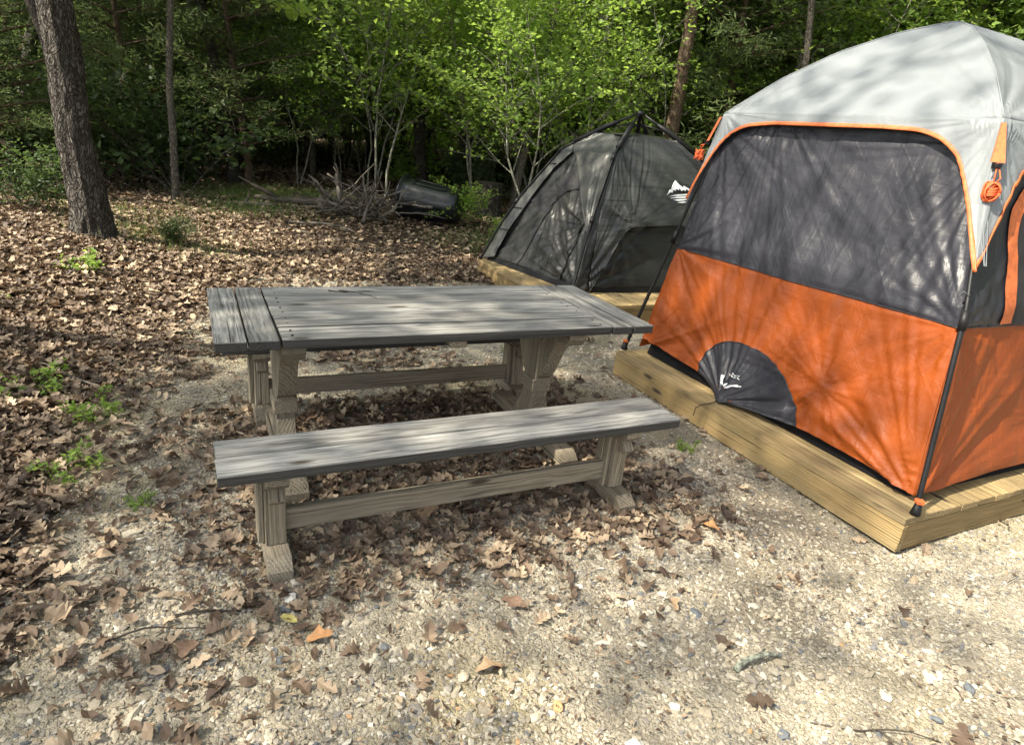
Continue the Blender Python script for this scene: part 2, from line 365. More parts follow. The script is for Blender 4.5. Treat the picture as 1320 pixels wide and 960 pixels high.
c = s.ramp(rv, [(0, (.10, .11, .12)), (.06, (.22, .20, .175)), (.3, (.24, .205, .15)), (.62, (.325, .285, .215)), (.9, (.39, .35, .275)), (.985, (.52, .49, .42)), (1, (.40, .24, .12))])
c = s.mix(.35, c, s.ramp(s.noise(o, 140, 4, .7), [(.3, (.2, .2, .2)), (.7, (.8, .8, .8))]), 'OVERLAY')
M['gravel'] = s.fin(c, .85, s.bump(s.noise(o, 260, 3), .002), .25)
def gd(x, y):
    d = np.hypot(x - .3, y); patch = sstep(.34, .58, fbm(x * 1.9, y * 1.9, 33))
    return (1 - litter_mask(x, y) * .9) * (~under_deck(x, y)) * (.25 + .75 * patch)
V_, F_, C_ = [], [], []; nn = 0
for (n, box, s0, s1) in ((95000, (-1.9, 2.6, .9, 2.7), .0035, .0100), (60000, (-2.3, 2.9, 2.4, 4.6), .0045, .0095), (26000, (-3, 2, 4.4, 7.6), .008, .014), (10000, (-1.9, 2.6, .9, 3.6), .007, .015), (500, (-1.9, 2.6, .9, 2.2), .014, .024)):
    x, y = scatter(n, *box, gd); sz = s0 + (s1 - s0) * rnd.rand(len(x)) ** 2
    P = np.stack([x, y, gz(x, y) + (fbm(x * 9, y * 9, 20, 3) - .44) * .016 * sstep(14, 8, np.hypot(x, y)) + sz * .15], -1); a, b, c_ = pebbles(P, sz); V_.append(a); F_.append(b + nn); C_.append(c_); nn += len(a)
tag(link('gravel', arrmesh('gravel', np.concatenate(V_), np.concatenate(F_), M['gravel'], np.concatenate(C_))), 'loose crushed stones scattered over the gravel clearing', 'gravel', kind='stuff')

# ---------------------------------------------------------------- dry leaves (nobody could count them)
def oak_template(seed, lobes=4):
    r = np.random.RandomState(seed); out = []; m = []
    ts = np.linspace(0, 1, 2 * lobes + 1); ts[1:-1] += (r.rand(2 * lobes - 1) - .5) * .05
    for i, t in enumerate(ts):
        env = .33 * math.sin(math.pi * min(1, t * .92 + .1)) ** .8
        wd = env * (1.0 if i % 2 else .62 + .18 * r.rand()) + .015
        out.append((t - .5, wd * (1 + .2 * r.randn() * .5))); m.append((t - .5, 0))
    L = [(x - (.05 if i % 2 else 0) * -1, y) for i, (x, y) in enumerate(out)]
    Rr = [(x + .03 * r.randn(), -y * (1 + .15 * r.randn())) for x, y in L]
    V = m + L + Rr; n = len(m); F = []
    for i in range(n - 1):
        F += [(i, i + 1, n + i + 1), (i, n + i + 1, n + i), (i, 2 * n + i, 2 * n + i + 1), (i, 2 * n + i + 1, i + 1)]
    return np.array([(x, y, 0) for x, y in V]), np.array(F)
def leaves(P, size, tmpl, tilt=.45, curl=.9, flip=True):
    TV, TF = tmpl; n = len(P); k = len(TV)
    T = np.repeat(TV[None], n, 0)
    c1 = (rnd.randn(n, 1) * .9 + .5) * curl; c2 = rnd.randn(n, 1) * curl * .8; fold = (rnd.rand(n, 1)) * .7 * curl
    T[..., 2] = c1 * T[..., 1] ** 2 * 1.5 + c2 * T[..., 0] ** 2 + fold * np.abs(T[..., 1]) * .6 + .12 * curl * np.sin(T[..., 0] * 9 + rnd.rand(n, 1) * 6) * T[..., 1] * 2
    T = np.einsum('nij,nkj->nki', rotmats(n, tilt), T) * size[:, None, None] + P[:, None]
    return T.reshape(-1, 3), (TF[None] + (np.arange(n) * k)[:, None, None]).reshape(-1, 3), np.repeat(rnd.rand(n), k)
def oak_fine(seed, lobes, wide, t0=0., n=15):
    r = np.random.RandomState(seed); t = np.linspace(t0, 1, n); m = [(a - .5, 0) for a in t]; L, Q = [], []
    for sgn, out in ((1, L), (-1, Q)):
        ph = r.rand() * .6; am = .30 + .15 * r.rand()
        for a in t: wd = wide * math.sin(math.pi * min(1, a * .9 + .1)) ** .7 * (1 - am + am * math.cos(2 * math.pi * (lobes * a + ph))) * (.85 + .3 * r.rand()) + .012; out.append((a - .5 + .03 * math.sin(2 * math.pi * (lobes * a + ph)), sgn * wd))
    V = m + L + Q; F = []
    for i in range(n - 1): F += [(i, i + 1, n + i + 1), (i, n + i + 1, n + i), (i, 2 * n + i, 2 * n + i + 1), (i, 2 * n + i + 1, i + 1)]
    return np.array([(x, y, 0) for x, y in V]), np.array(F)
TM = [oak_template(1, 4), oak_template(5, 3), oak_template(9, 4)]
FN = [oak_fine(2, 3.5, .34), oak_fine(4, 3, .28), oak_fine(6, 4, .36), oak_fine(8, 3, .32, .45, 9), oak_fine(10, .4, .22)]
simple = (np.array([(-.5, 0, 0), (-.1, .3, 0), (.5, 0, 0), (-.1, -.3, 0)]), np.array([(0, 2, 1), (0, 3, 2)]))
oval = (np.array([(-.5, 0, 0), (-.25, .2, 0), (.1, .26, 0), (.35, .12, 0), (.5, 0, 0), (.33, -.14, 0), (.08, -.27, 0), (-.27, -.19, 0), (0, 0, 0)]), np.array([(8, i, (i + 1) % 8) for i in range(8)]))
def ld(x, y):
    m = litter_mask(x, y); a = (x - TO[0]) * E_[0] + (y - TO[1]) * E_[1]; b = (x - TO[0]) * N_[0] + (y - TO[1]) * N_[1]
    und = np.exp(-(np.clip(np.abs(a) - .95, 0, 9) / .18) ** 2 - (np.clip(np.abs(b + .25) - .75, 0, 9) / .16) ** 2)
    lft = np.exp(-(np.clip(x + .9, 0, 9) / .35) ** 1) * .30 * sstep(.36, .55, fbm(x * 2.3, y * 2.3, 41))
    strip = .13 * np.exp(-((a - .3) / .9) ** 2 - ((b + 1.15) / .3) ** 2)
    return np.clip(np.maximum(np.maximum(m, und * .62), np.maximum(lft, strip)) + .012, 0, 1) * (~under_deck(x, y))
V_, F_, C_ = [], [], []; nn = 0
for (n, box, s0, s1, tm) in ((4500, (-4.2, 2.8, .8, 4.6), .04, .10, 10), (4500, (-4.2, 2.8, .8, 4.6), .035, .09, 11), (2500, (-4.2, 2.8, .8, 4.6), .05, .11, 12), (9000, (-4.2, 2.8, .8, 4.6), .025, .07, 13), (8000, (-4.2, 2.8, .8, 4.6), .02, .055, 14), (14000, (-4.2, 2.8, .8, 4.6), .03, .075, 4), (16000, (-2.6, 2.8, .8, 4.6), .006, .026, 5), (16000, (-7, 1.5, 3.4, 8.2), .045, .09, 1), (9000, (-7, 1.5, 2.5, 8.2), .04, .08, 2), (16000, (-7, 1.5, 3.4, 8.4), .03, .08, 4), (9000, (-9, -3.2, 2, 10), .06, .11, 1), (34000, (-12, 4, 7.5, 17), .05, .11, 4), (14000, (-25, 12, 14, 34), .12, .22, 3)):
    x, y = scatter(n, *box, ld if tm != 5 else (lambda a, b: (.15 + .85 * sstep(.42, .6, fbm(a * 2.1, b * 2.1, 61))) * ~under_deck(a, b))); sz = s0 + (s1 - s0) * rnd.rand(len(x))
    dens = litter_mask(x, y)
    P = np.stack([x, y, gz(x, y) + .012 + rnd.rand(len(x)) * .035 * (.3 + dens)], -1)
    a, b, c_ = leaves(P, sz, FN[tm - 10] if tm > 9 else simple if tm in (3, 5) else oval if tm == 4 else TM[tm], .30, .75); V_.append(a); F_.append(b + nn); C_.append(c_); nn += len(a)
tag(link('leaf_litter', arrmesh('leaf_litter', np.concatenate(V_), np.concatenate(F_), M['litter'], np.concatenate(C_))), 'brown dry oak leaves covering the forest floor and drifted under the table', 'leaf litter', kind='stuff')

# crumbs of twig and stem among the leaves
n_ = 5200; x, y = scatter(n_, -5, 2.8, .8, 8.5, lambda a, b: np.clip(.10 + .9 * litter_mask(a, b), 0, 1) * ~under_deck(a, b)); k = len(x); a = rnd.rand(k) * 6.28; L_ = (.02 + .09 * rnd.rand(k) ** 2)[:, None]; q = (.0008 + .0016 * rnd.rand(k))[:, None]
p0 = np.stack([x, y, gz(x, y) + .012 + .02 * rnd.rand(k)], -1); d_ = np.stack([np.cos(a), np.sin(a), rnd.randn(k) * .12], -1); sd = np.stack([-np.sin(a), np.cos(a), a * 0], -1); bd = sd * (rnd.randn(k, 1) * .15)
rows = []
for t_ in (0, .5, 1):
    c_ = p0 + (d_ * t_ + bd * (t_ * (1 - t_) * 4)) * L_
    for o_ in (sd, -sd * .5 + np.array([0, 0, .87]), -sd * .5 - np.array([0, 0, .87])): rows.append(c_ + o_ * q * (1.2 - .5 * t_))
V = np.stack(rows, 1).reshape(-1, 3); fb = np.array([(i * 3 + j, i * 3 + (j + 1) % 3, i * 3 + 3 + (j + 1) % 3, i * 3 + 3 + j) for i in (0, 1) for j in (0, 1, 2)])
tag(link('twig_litter', arrmesh('twig_litter', V, (fb[None] + (np.arange(k) * 9)[:, None, None]).reshape(-1, 4), M['bark_thin'])), 'crumbled twigs and leaf stems strewn through the dead leaves', 'twig litter', kind='stuff')

# ---------------------------------------------------------------- picnic table and its two benches
TYAW = .4722
def trestle(root, e, half_top, half_foot, top_z, post_w, post_t, foot_h, mat, table=True):
    """one end frame: foot beam, post, head beam, curved or stubby braces"""
    fb = MB(); hf = half_foot
    prof = [(-hf, 0), (-hf, foot_h * .55), (-hf + .05, foot_h), (hf - .05, foot_h), (hf, foot_h * .55), (hf, 0), (hf - .09, 0), (hf - .10, .012), (-hf + .10, .012), (-hf + .09, 0)]
    prism(fb, prof, (e, 0, 0), (0, 1, 0), (0, 0, 1), post_t + .012, 0); fb.build('foot', mat, root)
    hb = MB(); ht = half_top; hh = .075 if table else .055
    prof = [(-ht, top_z), (ht, top_z), (ht, top_z - hh * .45), (ht - .035, top_z - hh), (-ht + .035, top_z - hh), (-ht, top_z - hh * .45)]
    prism(hb, prof, (e, 0, 0), (0, 1, 0), (0, 0, 1), post_t + .008, 0); hb.build('head_beam', mat, root)
    pm = MB(); pz0, pz1 = foot_h + .001, top_z - hh - .001
    board(pm, (e, 0, (pz0 + pz1) / 2), (post_t, post_w, pz1 - pz0), None, 2, .004)
    if not table: board(pm, (e - post_t * .5 - .012, .012, (pz0 + pz1) / 2), (.022, post_w * .8, pz1 - pz0 - .004), None, 2, .003)
    pm.build('post', mat, root)
    if table:
        for sg in (-1, 1):
            b = MB(); w0 = post_w / 2 + .001
            prof = [(w0, .36), (w0 + .035, .385), (w0 + .075, .45), (w0 + .13, .56), (w0 + .19, pz1 - .001), (w0 + .05, pz1 - .001), (w0, .56)]
            prof = [(sg * a, z_) for a, z_ in prof]; prof = prof if sg > 0 else prof[::-1]
            prism(b, prof, (e, 0, 0), (0, 1, 0), (0, 0, 1), post_t - .008, 1); b.build('upper_brace', mat, root)
            b = MB(); prof = [(w0, foot_h + .001), (w0 + .10, foot_h + .001), (w0 + .05, .15), (w0 + .022, .20), (w0, .25)]
            prof = [(sg * a, z_) for a, z_ in prof]; prof = prof if sg > 0 else prof[::-1]
            prism(b, prof, (e, 0, 0), (0, 1, 0), (0, 0, 1), post_t - .008, 1); b.build('lower_brace', mat, root)
        b = MB(); board(b, (e, 0, .315), (post_t + .02, post_w + .012, .075), None, 1, .004); b.build('joint_block', mat, root)
    else:
        for sg in (-1, 1):
            b = MB(); a = .75; rot = [[1, 0, 0], [0, math.cos(a), -sg * math.sin(a)], [0, sg * math.sin(a), math.cos(a)]]
            board(b, (e, sg * (post_w / 2 + .022), pz1 - .028), (post_t * .7, .034, .075), rot, 2, .003); b.build('corner_block', mat, root)
tab = thing('picnic_table', 'weathered grey farmhouse picnic table with breadboard ends on carved trestle legs', 'table', (TO[0], TO[1], 0), TYAW)
L, W = 2.076, .84; tb = MB(); th = .042; zc = .76 - th / 2; ew = .125
yb = np.linspace(-W / 2, W / 2, 6)
for i in range(5): board(tb, (rnd.randn() * .001, (yb[i] + yb[i + 1]) / 2, zc + rnd.randn() * .0006), (L - 4 * ew - .006, W / 5 - .008, th), None, 0, .003)
for sg in (-1, 1):
    for k in (0, 1): board(tb, (sg * (L / 2 - ew * (k + .5)), rnd.randn() * .002, zc + rnd.randn() * .001 - .001), (ew - .007, W, th), None, 1, .004)
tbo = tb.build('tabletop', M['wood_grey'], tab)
sh = MB()
for sg in (-1, 1):
    for i in range(5):
        for q in (-.028, .028): sh = MB(); tube(sh, [(sg * (L / 2 - 2 * ew - .05) + rnd.randn() * .003, (yb[i] + yb[i + 1]) / 2 + q * 1.3 + rnd.randn() * .003, .7592), (sg * (L / 2 - 2 * ew - .05), (yb[i] + yb[i + 1]) / 2 + q * 1.3, .7606)], .0045, 8); sh.build('screw_head', M['black'], tbo)
for sg in (-.66, 0, .66):
    b = MB(); board(b, (sg * .9 if sg else -.02, 0, .76 - th - .0205), (.085, W - .07, .036), None, 1, .004)
    if sg == 0: b.build('cleat', M['wood_leg'], tab)
for e, hf_ in ((-.735, .42), (.62, .46)): trestle(tab, e, .375, hf_, .76 - th - .002, .135, .088, .085, M['wood_leg'])
def make_bench(label, loc, yaw, e0, e1):
    t = thing('bench', label, 'bench', loc, yaw, 'benches on either side of the picnic table'); Lb, Wb = 1.98, .285; th = .042
    m = MB()
    for sg in (-1, 1): board(m, (sg * .001, sg * Wb / 4, .45 - th / 2), (Lb, Wb / 2 - .006, th), None, 0, .004)
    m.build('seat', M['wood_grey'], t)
    for e in (e0, e1): trestle(t, e, .135, .175, .45 - th - .001, .115, .075, .085, M['wood_leg'], False)
    m = MB(); board(m, ((e0 + e1) / 2, 0, .165), (e1 - e0 - .077, .038, .092), None, 0, .004); m.build('stretcher', M['wood_leg'], t)
    return t
make_bench('weathered grey plank bench in front of the picnic table, nearest the camera', (-.132, 2.5004, 0), .4855, -.80, .74)
make_bench('plank bench half hidden behind the picnic table with only legs and stretcher showing', (*(TO + E_ * .02 + N_ * .54), 0), .4722, -.80, .74)

# ---------------------------------------------------------------- tent platforms
def platform(label, c0, le, ln):
    t = thing('tent_platform', label, 'platform', (*c0, 0), .4922, 'timber tent platforms')
    d = MB(); n = int(round(le / .142)); wv = le / n
    for i in range(n): board(d, (wv * (i + .5), ln / 2, .18 - .019 + rnd.randn() * .0008), (wv - .004, ln + rnd.randn() * .002, .036), None, 1, .003)
    d.build('decking', M['wood_deck'], t)
    zc = .0705; hh = .139
    for nm, c, dm, g in (('side_beam', (.021, ln / 2, zc), (.038, ln, hh), 1), ('side_beam', (le - .021, ln / 2, zc), (.038, ln, hh), 1), ('end_beam', (le / 2, .021, zc), (le - .084, .038, hh), 0), ('end_beam', (le / 2, ln - .021, zc), (le - .084, .038, hh), 0)):
        m = MB(); board(m, c, dm, None, g, .003); m.build(nm, M['wood_fascia'], t)
    m = MB()
    for k in range(1, 6): board(m, (le * k / 6, ln / 2, zc), (.038, ln - .09, hh - .01), None, 1, .003)
    m.build('joists', M['wood_fascia'], t)
    return t
def TW(e, n): p = TO + E_ * e + N_ * n; return (p[0], p[1])
platform('low timber platform under the large orange and grey tent, corner toward the camera', (1.829, 2.617), 2.7, 2.30)
platform('low timber platform under the small dark tent, farther from the camera', TW(1.93, 1.86), 2.75, 1.98)

# ---- fabric surfaces
def vnoise1(x,seed=0):
    i=np.floor(x).astype(int); f=x-i; f=f*f*(3-2*f)
    h=lambda k:(np.sin(k*127.1+seed*311.7)*43758.5453)%1.0
    return h(i)*(1-f)+h(i+1)*f
class Side:
    """fabric stretched between two pole curves; s runs 0..1 from pole A to pole B, z is height"""
    def __init__(self,A,B,sag=.03,folds=(),pull=None,amp=1.0):
        self.A=np.array(A,float);self.B=np.array(B,float);self.sag=sag;self.folds=folds;self.pull=pull;self.amp=amp
        d=self.B[0,:2]-self.A[0,:2]; d=d/np.linalg.norm(d); self.n=np.array([d[1],-d[0]]); self.d=d
        self.len=np.linalg.norm(self.B[0,:2]-self.A[0,:2])
    def at(self,P,z):
        return np.stack([np.interp(z,P[:,2],P[:,0]),np.interp(z,P[:,2],P[:,1])],-1)
    def __call__(self,s,z,off=0.0,wrinkle=1.0):
        s=np.asarray(s,float);z=np.asarray(z,float)
        a=self.at(self.A,z);b=self.at(self.B,z)
        p=a+(b-a)*s[...,None]
        o=off-self.sag*4*s*(1-s)*np.clip((z-.15)/.3,0,1)
        if wrinkle:
            w=np.zeros_like(s)
            for (fs,fz,am,fr,L) in self.folds:
                dx=(s-fs)*self.len;dz=z-fz;r=np.hypot(dx,dz)+1e-6;th=np.arctan2(dz,dx)
                w=w+am*np.exp(-r/L)*(1-np.exp(-r/.06))*((vnoise1(th*fr,fr)-.5)*2+.5*(vnoise1(th*fr*2.7,fs)-.5)*2)
            o=o+w*self.amp*wrinkle
        if self.pull:
            ps,pz,pd,pw=self.pull
            o=o+pd*np.exp(-(np.abs((s-ps)*self.len)/pw)**1.3)*np.exp(-np.clip(z-pz,0,9)/.22)
        q=p+self.n*np.asarray(o)[...,None]
        return np.concatenate([q,z[...,None]],-1)
yaw=.4922; E_=np.array([np.cos(yaw),np.sin(yaw)]);N_=np.array([-np.sin(yaw),np.cos(yaw)])
TC=np.array([2.366,4.227])
def loc(a,b): return TC+E_*a+N_*b
def corner(pts): return [[*loc(a,b),z] for a,b,z in pts]
# big tent poles, footprint to eave
K_near=corner([(-1.15,-1.15,.18),(-.97,-.97,1.09),(-.895,-.895,1.25),(-.70,-.70,1.91)])
K_left=corner([(-1.15,1.15,.18),(-.955,.97,1.25),(-.87,.86,1.86)])
K_right=corner([(1.15,-1.15,.18),(.955,-.955,1.25),(.86,-.82,1.88)])
K_back=corner([(1.15,1.15,.18),(.955,.955,1.25),(.86,.86,1.88)])
HUB=np.array([2.289,4.268,2.44])
def inset(K,k):
    return [[x+(TC[0]-x)*k(z),y+(TC[1]-y)*k(z),z] for x,y,z in K]
wi=lambda z:np.interp(z,[.18,1.0,1.9],[.055,.03,.02])
W_near,W_left,W_right,W_back=[inset(K,wi) for K in (K_near,K_left,K_right,K_back)]
front=Side(W_left,W_near)   # s=0 left corner, s=1 near corner; outward normal
# small tent
H2=np.array([1.03,7.37]);prof=[(.18,0),(.6,.13),(.93,.255),(1.25,.41),(1.46,.51),(1.67,.725),(1.885,1.0)]
def pole2(f): return [[f[0]+(H2[0]-f[0])*k,f[1]+(H2[1]-f[1])*k,z] for z,k in prof]
F_near,F_left,F_right,F_back=pole2((.503,6.325)),pole2((-.476,7.543)),pole2((2.53,7.2)),pole2((1.55,8.41))
door=Side(F_left,F_near,sag=.02); side2=Side(F_near,F_right,sag=.02)

# ---------------------------------------------------------------- tents
def resample(c, n):
    c = np.array(c, float); d = np.r_[0, np.cumsum(np.hypot(*np.diff(c, axis=0).T))]; t = np.linspace(0, d[-1], n)
    return np.stack([np.interp(t, d, c[:, 0]), np.interp(t, d, c[:, 1])], -1)
def smooth_curve(c, n):
    c = resample(c, n)
    for _ in range(3): c[1:-1] = (c[:-2] + c[1:-1] * 2 + c[2:]) / 4
    return c
def patch(S, A, B, na, nb, off=0., org=(0, 0, 0), wr=1.):
    A = smooth_curve(A, na); B = smooth_curve(B, na); w_ = np.linspace(0, 1, nb)[None, :, None]
    q = A[:, None] * (1 - w_) + B[:, None] * w_
    o = off if np.isscalar(off) else off
    return S(q[..., 0], q[..., 1], o, wr) - np.array(org)
def band(S, curve, width, na, off, org, side=1, wr=1.):
    """ribbon of even width beside a curve in the fabric's own (s, z)"""
    c = smooth_curve(curve, na); m = np.array([S.len, 1.]); d = np.gradient(c * m, axis=0); d /= np.linalg.norm(d, axis=1)[:, None] + 1e-9
    nrm = np.stack([-d[:, 1], d[:, 0]], -1) * side * width / m
    w_ = np.linspace(0, 1, 4)[None, :, None]; q = c[:, None] + nrm[:, None] * w_
    return S(q[..., 0], q[..., 1], off, wr) - np.array(org)
def on(S, curve, n, off, org, wr=1.):
    c = smooth_curve(curve, n); return S(c[:, 0], c[:, 1], off, wr) - np.array(org)
def flat_marks(name, S, polys, off, org, mat, parent):
    """printed marks: thin shapes lying on the fabric"""
    mb = MB()
    for poly in polys:
        P = np.array(poly, float); c = P.mean(0); rings = []
        q = np.stack([P * 1.0]); pts = []
        V = []
        Pd = []
        for i in range(len(P)):
            a, b = P[i], P[(i + 1) % len(P)]
            for t in (0, .25, .5, .75): Pd.append(a + (b - a) * t)
        Pd = np.array(Pd); V = S(Pd[:, 0], Pd[:, 1], off, 1.) - np.array(org)
        cc = S(np.array(c[0]), np.array(c[1]), off, 1.) - np.array(org)
        if len(P) <= 6: mb.add(np.vstack([V, cc]), [(i, (i + 1) % len(V), len(V)) for i in range(len(V))])
        else: mb.add(V, [list(range(len(V)))])
    o = mb.build(name, mat, parent); thick(o, .0012, 1); return o
def vtube(name, pts, r, mat, parent, sides=8, jag=0):
    m = MB(); tube(m, pts, r, sides, True, jag); return m.build(name, mat, parent, True)

# -- the large orange and grey tent
ORG = (TC[0], TC[1], 0.)
big = thing('cabin_tent', 'large orange and slate grey tent with silver rainfly and black corner poles', 'tent', ORG)
FO = [(.436, .20, .020, 9, .75), (1.0, .2, .020, 7, .8), (0., .2, .018, 7, .8), (1.0, 1.0, .012, 8, .6), (0., 1.78, .009, 12, .9), (1., 1.78, .010, 12, .9), (.2, 1.95, .007, 22, .9), (.7, .5, .012, 6, .35), (0., .98, .012, 7, .5)]
RO = [(0., .2, .020, 7, .9), (1., .2, .02, 7, .9), (0., 1.78, .006, 8, .9), (0, 1., .006, 7, .6)]
def mk(A, B, folds, pull=None, sag=.035): return Side(A, B, sag, folds, pull)
SD = {'front': mk(W_left, W_near, FO, (.436, .2, .085, .20)), 'right': mk(W_near, W_right, RO), 'back': mk(W_right, W_back, RO), 'far': mk(W_back, W_left, RO)}
BOT = {'front': [(0, .30), (.10, .285), (.22, .27), (.30, .262), (.38, .225), (.436, .195), (.50, .215), (.60, .235), (.70, .25), (.85, .245), (1, .222)]}
base = [(0, .222), (.15, .245), (.5, .25), (.85, .245), (1, .222)]
wl = MB(); wu = MB()
for k, S in SD.items():
    b = BOT.get(k, base); n = 150 if k in ('front', 'right') else 40; m = 70 if n > 99 else 14
    z0 = .985 if k == 'front' else .995
    seam = [(0, .972 if k == 'front' else 1.0), (.5, z0 - .01), (1, 1.0 if k in ('front', 'far') else .99)]
    grid(wl, patch(S, b, seam, n, m, 0, ORG)); grid(wu, patch(S, seam, [(0, 1.86), (.5, 1.87), (1, 1.88)], n, m, .002, ORG))
wlo = wl.build('lower_wall', M['fab_orange'], big, True); wuo = wu.build('upper_wall', M['fab_grey'], big, True)
sm = MB()
for k in ('front', 'right'):
    tube(sm, on(SD[k], [(0, .972 if k == 'front' else 1.0), (.5, .975), (1, 1.0)], 90, .004, ORG), .0035, 5)
sm.build('wall_seam', M['fab_grey'], big, True)
# groundsheet tub, its matte black standing in for the shadow under the hem
gs = MB(); inn = [corner([(a * 1.03, b_ * 1.03, .186), (a * 1.01, b_ * 1.01, .30)]) for a, b_ in ((-1, 1), (-1, -1), (1, -1), (1, 1))]
for i in range(4):
    A, B = inn[i], inn[(i + 1) % 4]; S = Side(A, B, .0); grid(gs, patch(S, [(0, .186), (1, .186)], [(0, .285), (1, .285)], 20, 4, 0, ORG, 0))
q = [np.array(k[0]) for k in inn]; gs.add(np.array(q) - np.array(ORG), [(0, 1, 2, 3)])
gs.build('groundsheet', M['tarp'], big, True)
# low vent panel with its printed mark, pulled out by a cord
arc = [(.297, .262), (.288, .33), (.292, .40), (.315, .47), (.36, .525), (.42, .548), (.49, .545), (.545, .51), (.59, .455), (.63, .385), (.66, .31), (.672, .248)]
bot = [(.297, .262), (.33, .25), (.38, .222), (.436, .192), (.50, .212), (.60, .232), (.672, .248)]
vp = MB(); grid(vp, patch(SD['front'], bot, arc, 110, 40, .006, ORG)); vpo = vp.build('vent_panel', M['fab_grey'], big, True)
k = MB(); tube(k, on(SD['front'], arc, 60, .008, ORG), .003, 5); k.build('panel_seam', M['fab_grey'], vpo, True)
def rotp(polys, c, a, sx, sz):
    ca, sa = math.cos(a), math.sin(a); return [[(c[0] + (x * ca - y * sa) * sx, c[1] + (x * sa + y * ca) * sz) for x, y in p] for p in polys]
WM = [[(-1.1, 1), (-.78, 1.05), (-.42, .15), (-.66, -.05)], [(-.66, -.1), (-.4, .15), (-.2, -.35), (-.5, -.5)], [(-.12, .0), (.06, .35), (.16, .0), (.0, -.6), (-.22, -.5)], [(.12, -.65), (.3, .1), (.55, .15), (.35, -.5)], [(.3, .1), (.6, .6), (.85, .35), (.55, .12)], [(.6, .62), (1.1, .95), (1.12, .62), (.85, .36)]]
flat_marks('printed_emblem', SD['front'], rotp(WM, (.434, .300), -.12, .036, .030), .016, ORG, M['white'], vpo)
tiny = [[(x, y), (x + .13, y), (x + .13, y - .16), (x, y - .16)] for y, xs in ((2.35, (-.3, -.12, .06, .24)), (1.95, (-.6, -.42, -.24, -.06, .12, .30, .48))) for x in xs]
flat_marks('printed_words', SD['front'], rotp(tiny, (.434, .300), -.12, .036, .030), .016, ORG, M['white'], vpo)
ap = SD['front'](np.array(.436), np.array(.20), 0., 0) - np.array(ORG)
vtube('pull_cord', [ap, ap + np.array([-.03, -.02, -.012]), ap + np.array([-.115, -.075, -.014]), ap + np.array([-.15, -.09, -.03]), ap + np.array([-.155, -.092, -.08])], .0028, M['black'], big, 5)
# corner poles, their joints, hooks and feet
for Kc, ac in ((K_near, 1), (K_left, 1), (K_right, 0), (K_back, 0)):
    P = np.array(Kc) - np.array(ORG); zs = np.linspace(.185, P[-1][2] - .03, 24)
    pts = np.stack([np.interp(zs, P[:, 2], P[:, 0]), np.interp(zs, P[:, 2], P[:, 1]), zs], -1)
    rad = np.where(zs < 1.02, .0125, .0105); pole = vtube('corner_pole', pts, rad, M['black'], big, 10)
    f = pts[0]; m = MB(); tube(m, [f + (0, 0, -.004), f + (0, 0, .012), f + (0, 0, .05)], [.024, .022, .015], 10); m.build('foot', M['black'], pole, True)
    at = lambda z_: np.array([np.interp(z_, P[:, 2], P[:, 0]), np.interp(z_, P[:, 2], P[:, 1]), z_])
    m = MB(); tube(m, [at(1.0), at(1.085)], .0185, 10); m.build('joint', M['black'], pole, True)
    inw = -f / np.linalg.norm(f[:2]); inw[2] = 0
    if ac:
        m = MB(); board(m, tuple(f + (0, 0, .062)), (.034, .034, .022), None, 0, .004); m.build('foot_strap', M['trim'], pole)
        for z_ in (.99, 1.11):
            m = MB(); c0 = at(z_); tube(m, [c0, c0 + inw * .02 + (0, 0, .012), c0 + inw * .048, c0 + inw * .062 + (0, 0, -.01)], .006, 6); m.build('clip', M['black'], pole, True)
        m = MB(); c0 = at(1.12); cr = np.array([-inw[1], inw[0], 0]); tube(m, [c0 + cr * .012, c0 + cr * .035 + (0, 0, .02), c0 + cr * .03 + (0, 0, .045), c0 + (0, 0, .03)], .0022, 5); m.build('wire_hook', M['metal'], pole, True)
# rainfly : roof and corner legs in one mesh, orange piping along the arches
def fly_corner(Kc, tip, out):
    P = [list(p) for p in Kc if p[2] > 1.0]
    return [[x + (x - TC[0]) * out, y + (y - TC[1]) * out, z_] for x, y, z_ in P]
FC = {k: fly_corner(Kc, 0, .018) for k, Kc in (('near', K_near), ('left', K_left), ('right', K_right), ('back', K_back))}
FS = {'front': Side(FC['left'], FC['near'], .0, [(1., 1.9, .016, 9, .35), (0., 1.86, .014, 9, .35), (1., 1.25, .01, 6, .4)]), 'right': Side(FC['near'], FC['right'], .0, [(0., 1.9, .016, 9, .35), (0, 1.25, .01, 6, .4)]), 'back': Side(FC['right'], FC['back'], 0), 'far': Side(FC['back'], FC['left'], 0)}
hemL = [(0, 1.30), (.006, 1.42), (.022, 1.56), (.052, 1.68), (.085, 1.745), (.14, 1.785), (.25, 1.805), (.5, 1.815)]
hemR = [(.5, 1.815), (.66, 1.822), (.78, 1.818), (.845, 1.79), (.893, 1.73), (.93, 1.62), (.958, 1.5), (.982, 1.36), (1, 1.245)]
hem_front = hemL + hemR[1:]
g1_ = [(0, 1.245), (.035, 1.37), (.065, 1.5), (.10, 1.62), (.15, 1.73), (.22, 1.785), (.35, 1.81), (.5, 1.815)]
hem_right = g1_ + [(1 - s_, z_) for s_, z_ in g1_[::-1][1:]]
eave = {'near': 1.90, 'left': 1.85, 'right': 1.87, 'back': 1.87}
fl = MB(); fx = (('front', 'left', 'near', hem_front), ('right', 'near', 'right', hem_right), ('back', 'right', 'back', hem_right), ('far', 'back', 'left', hem_right))
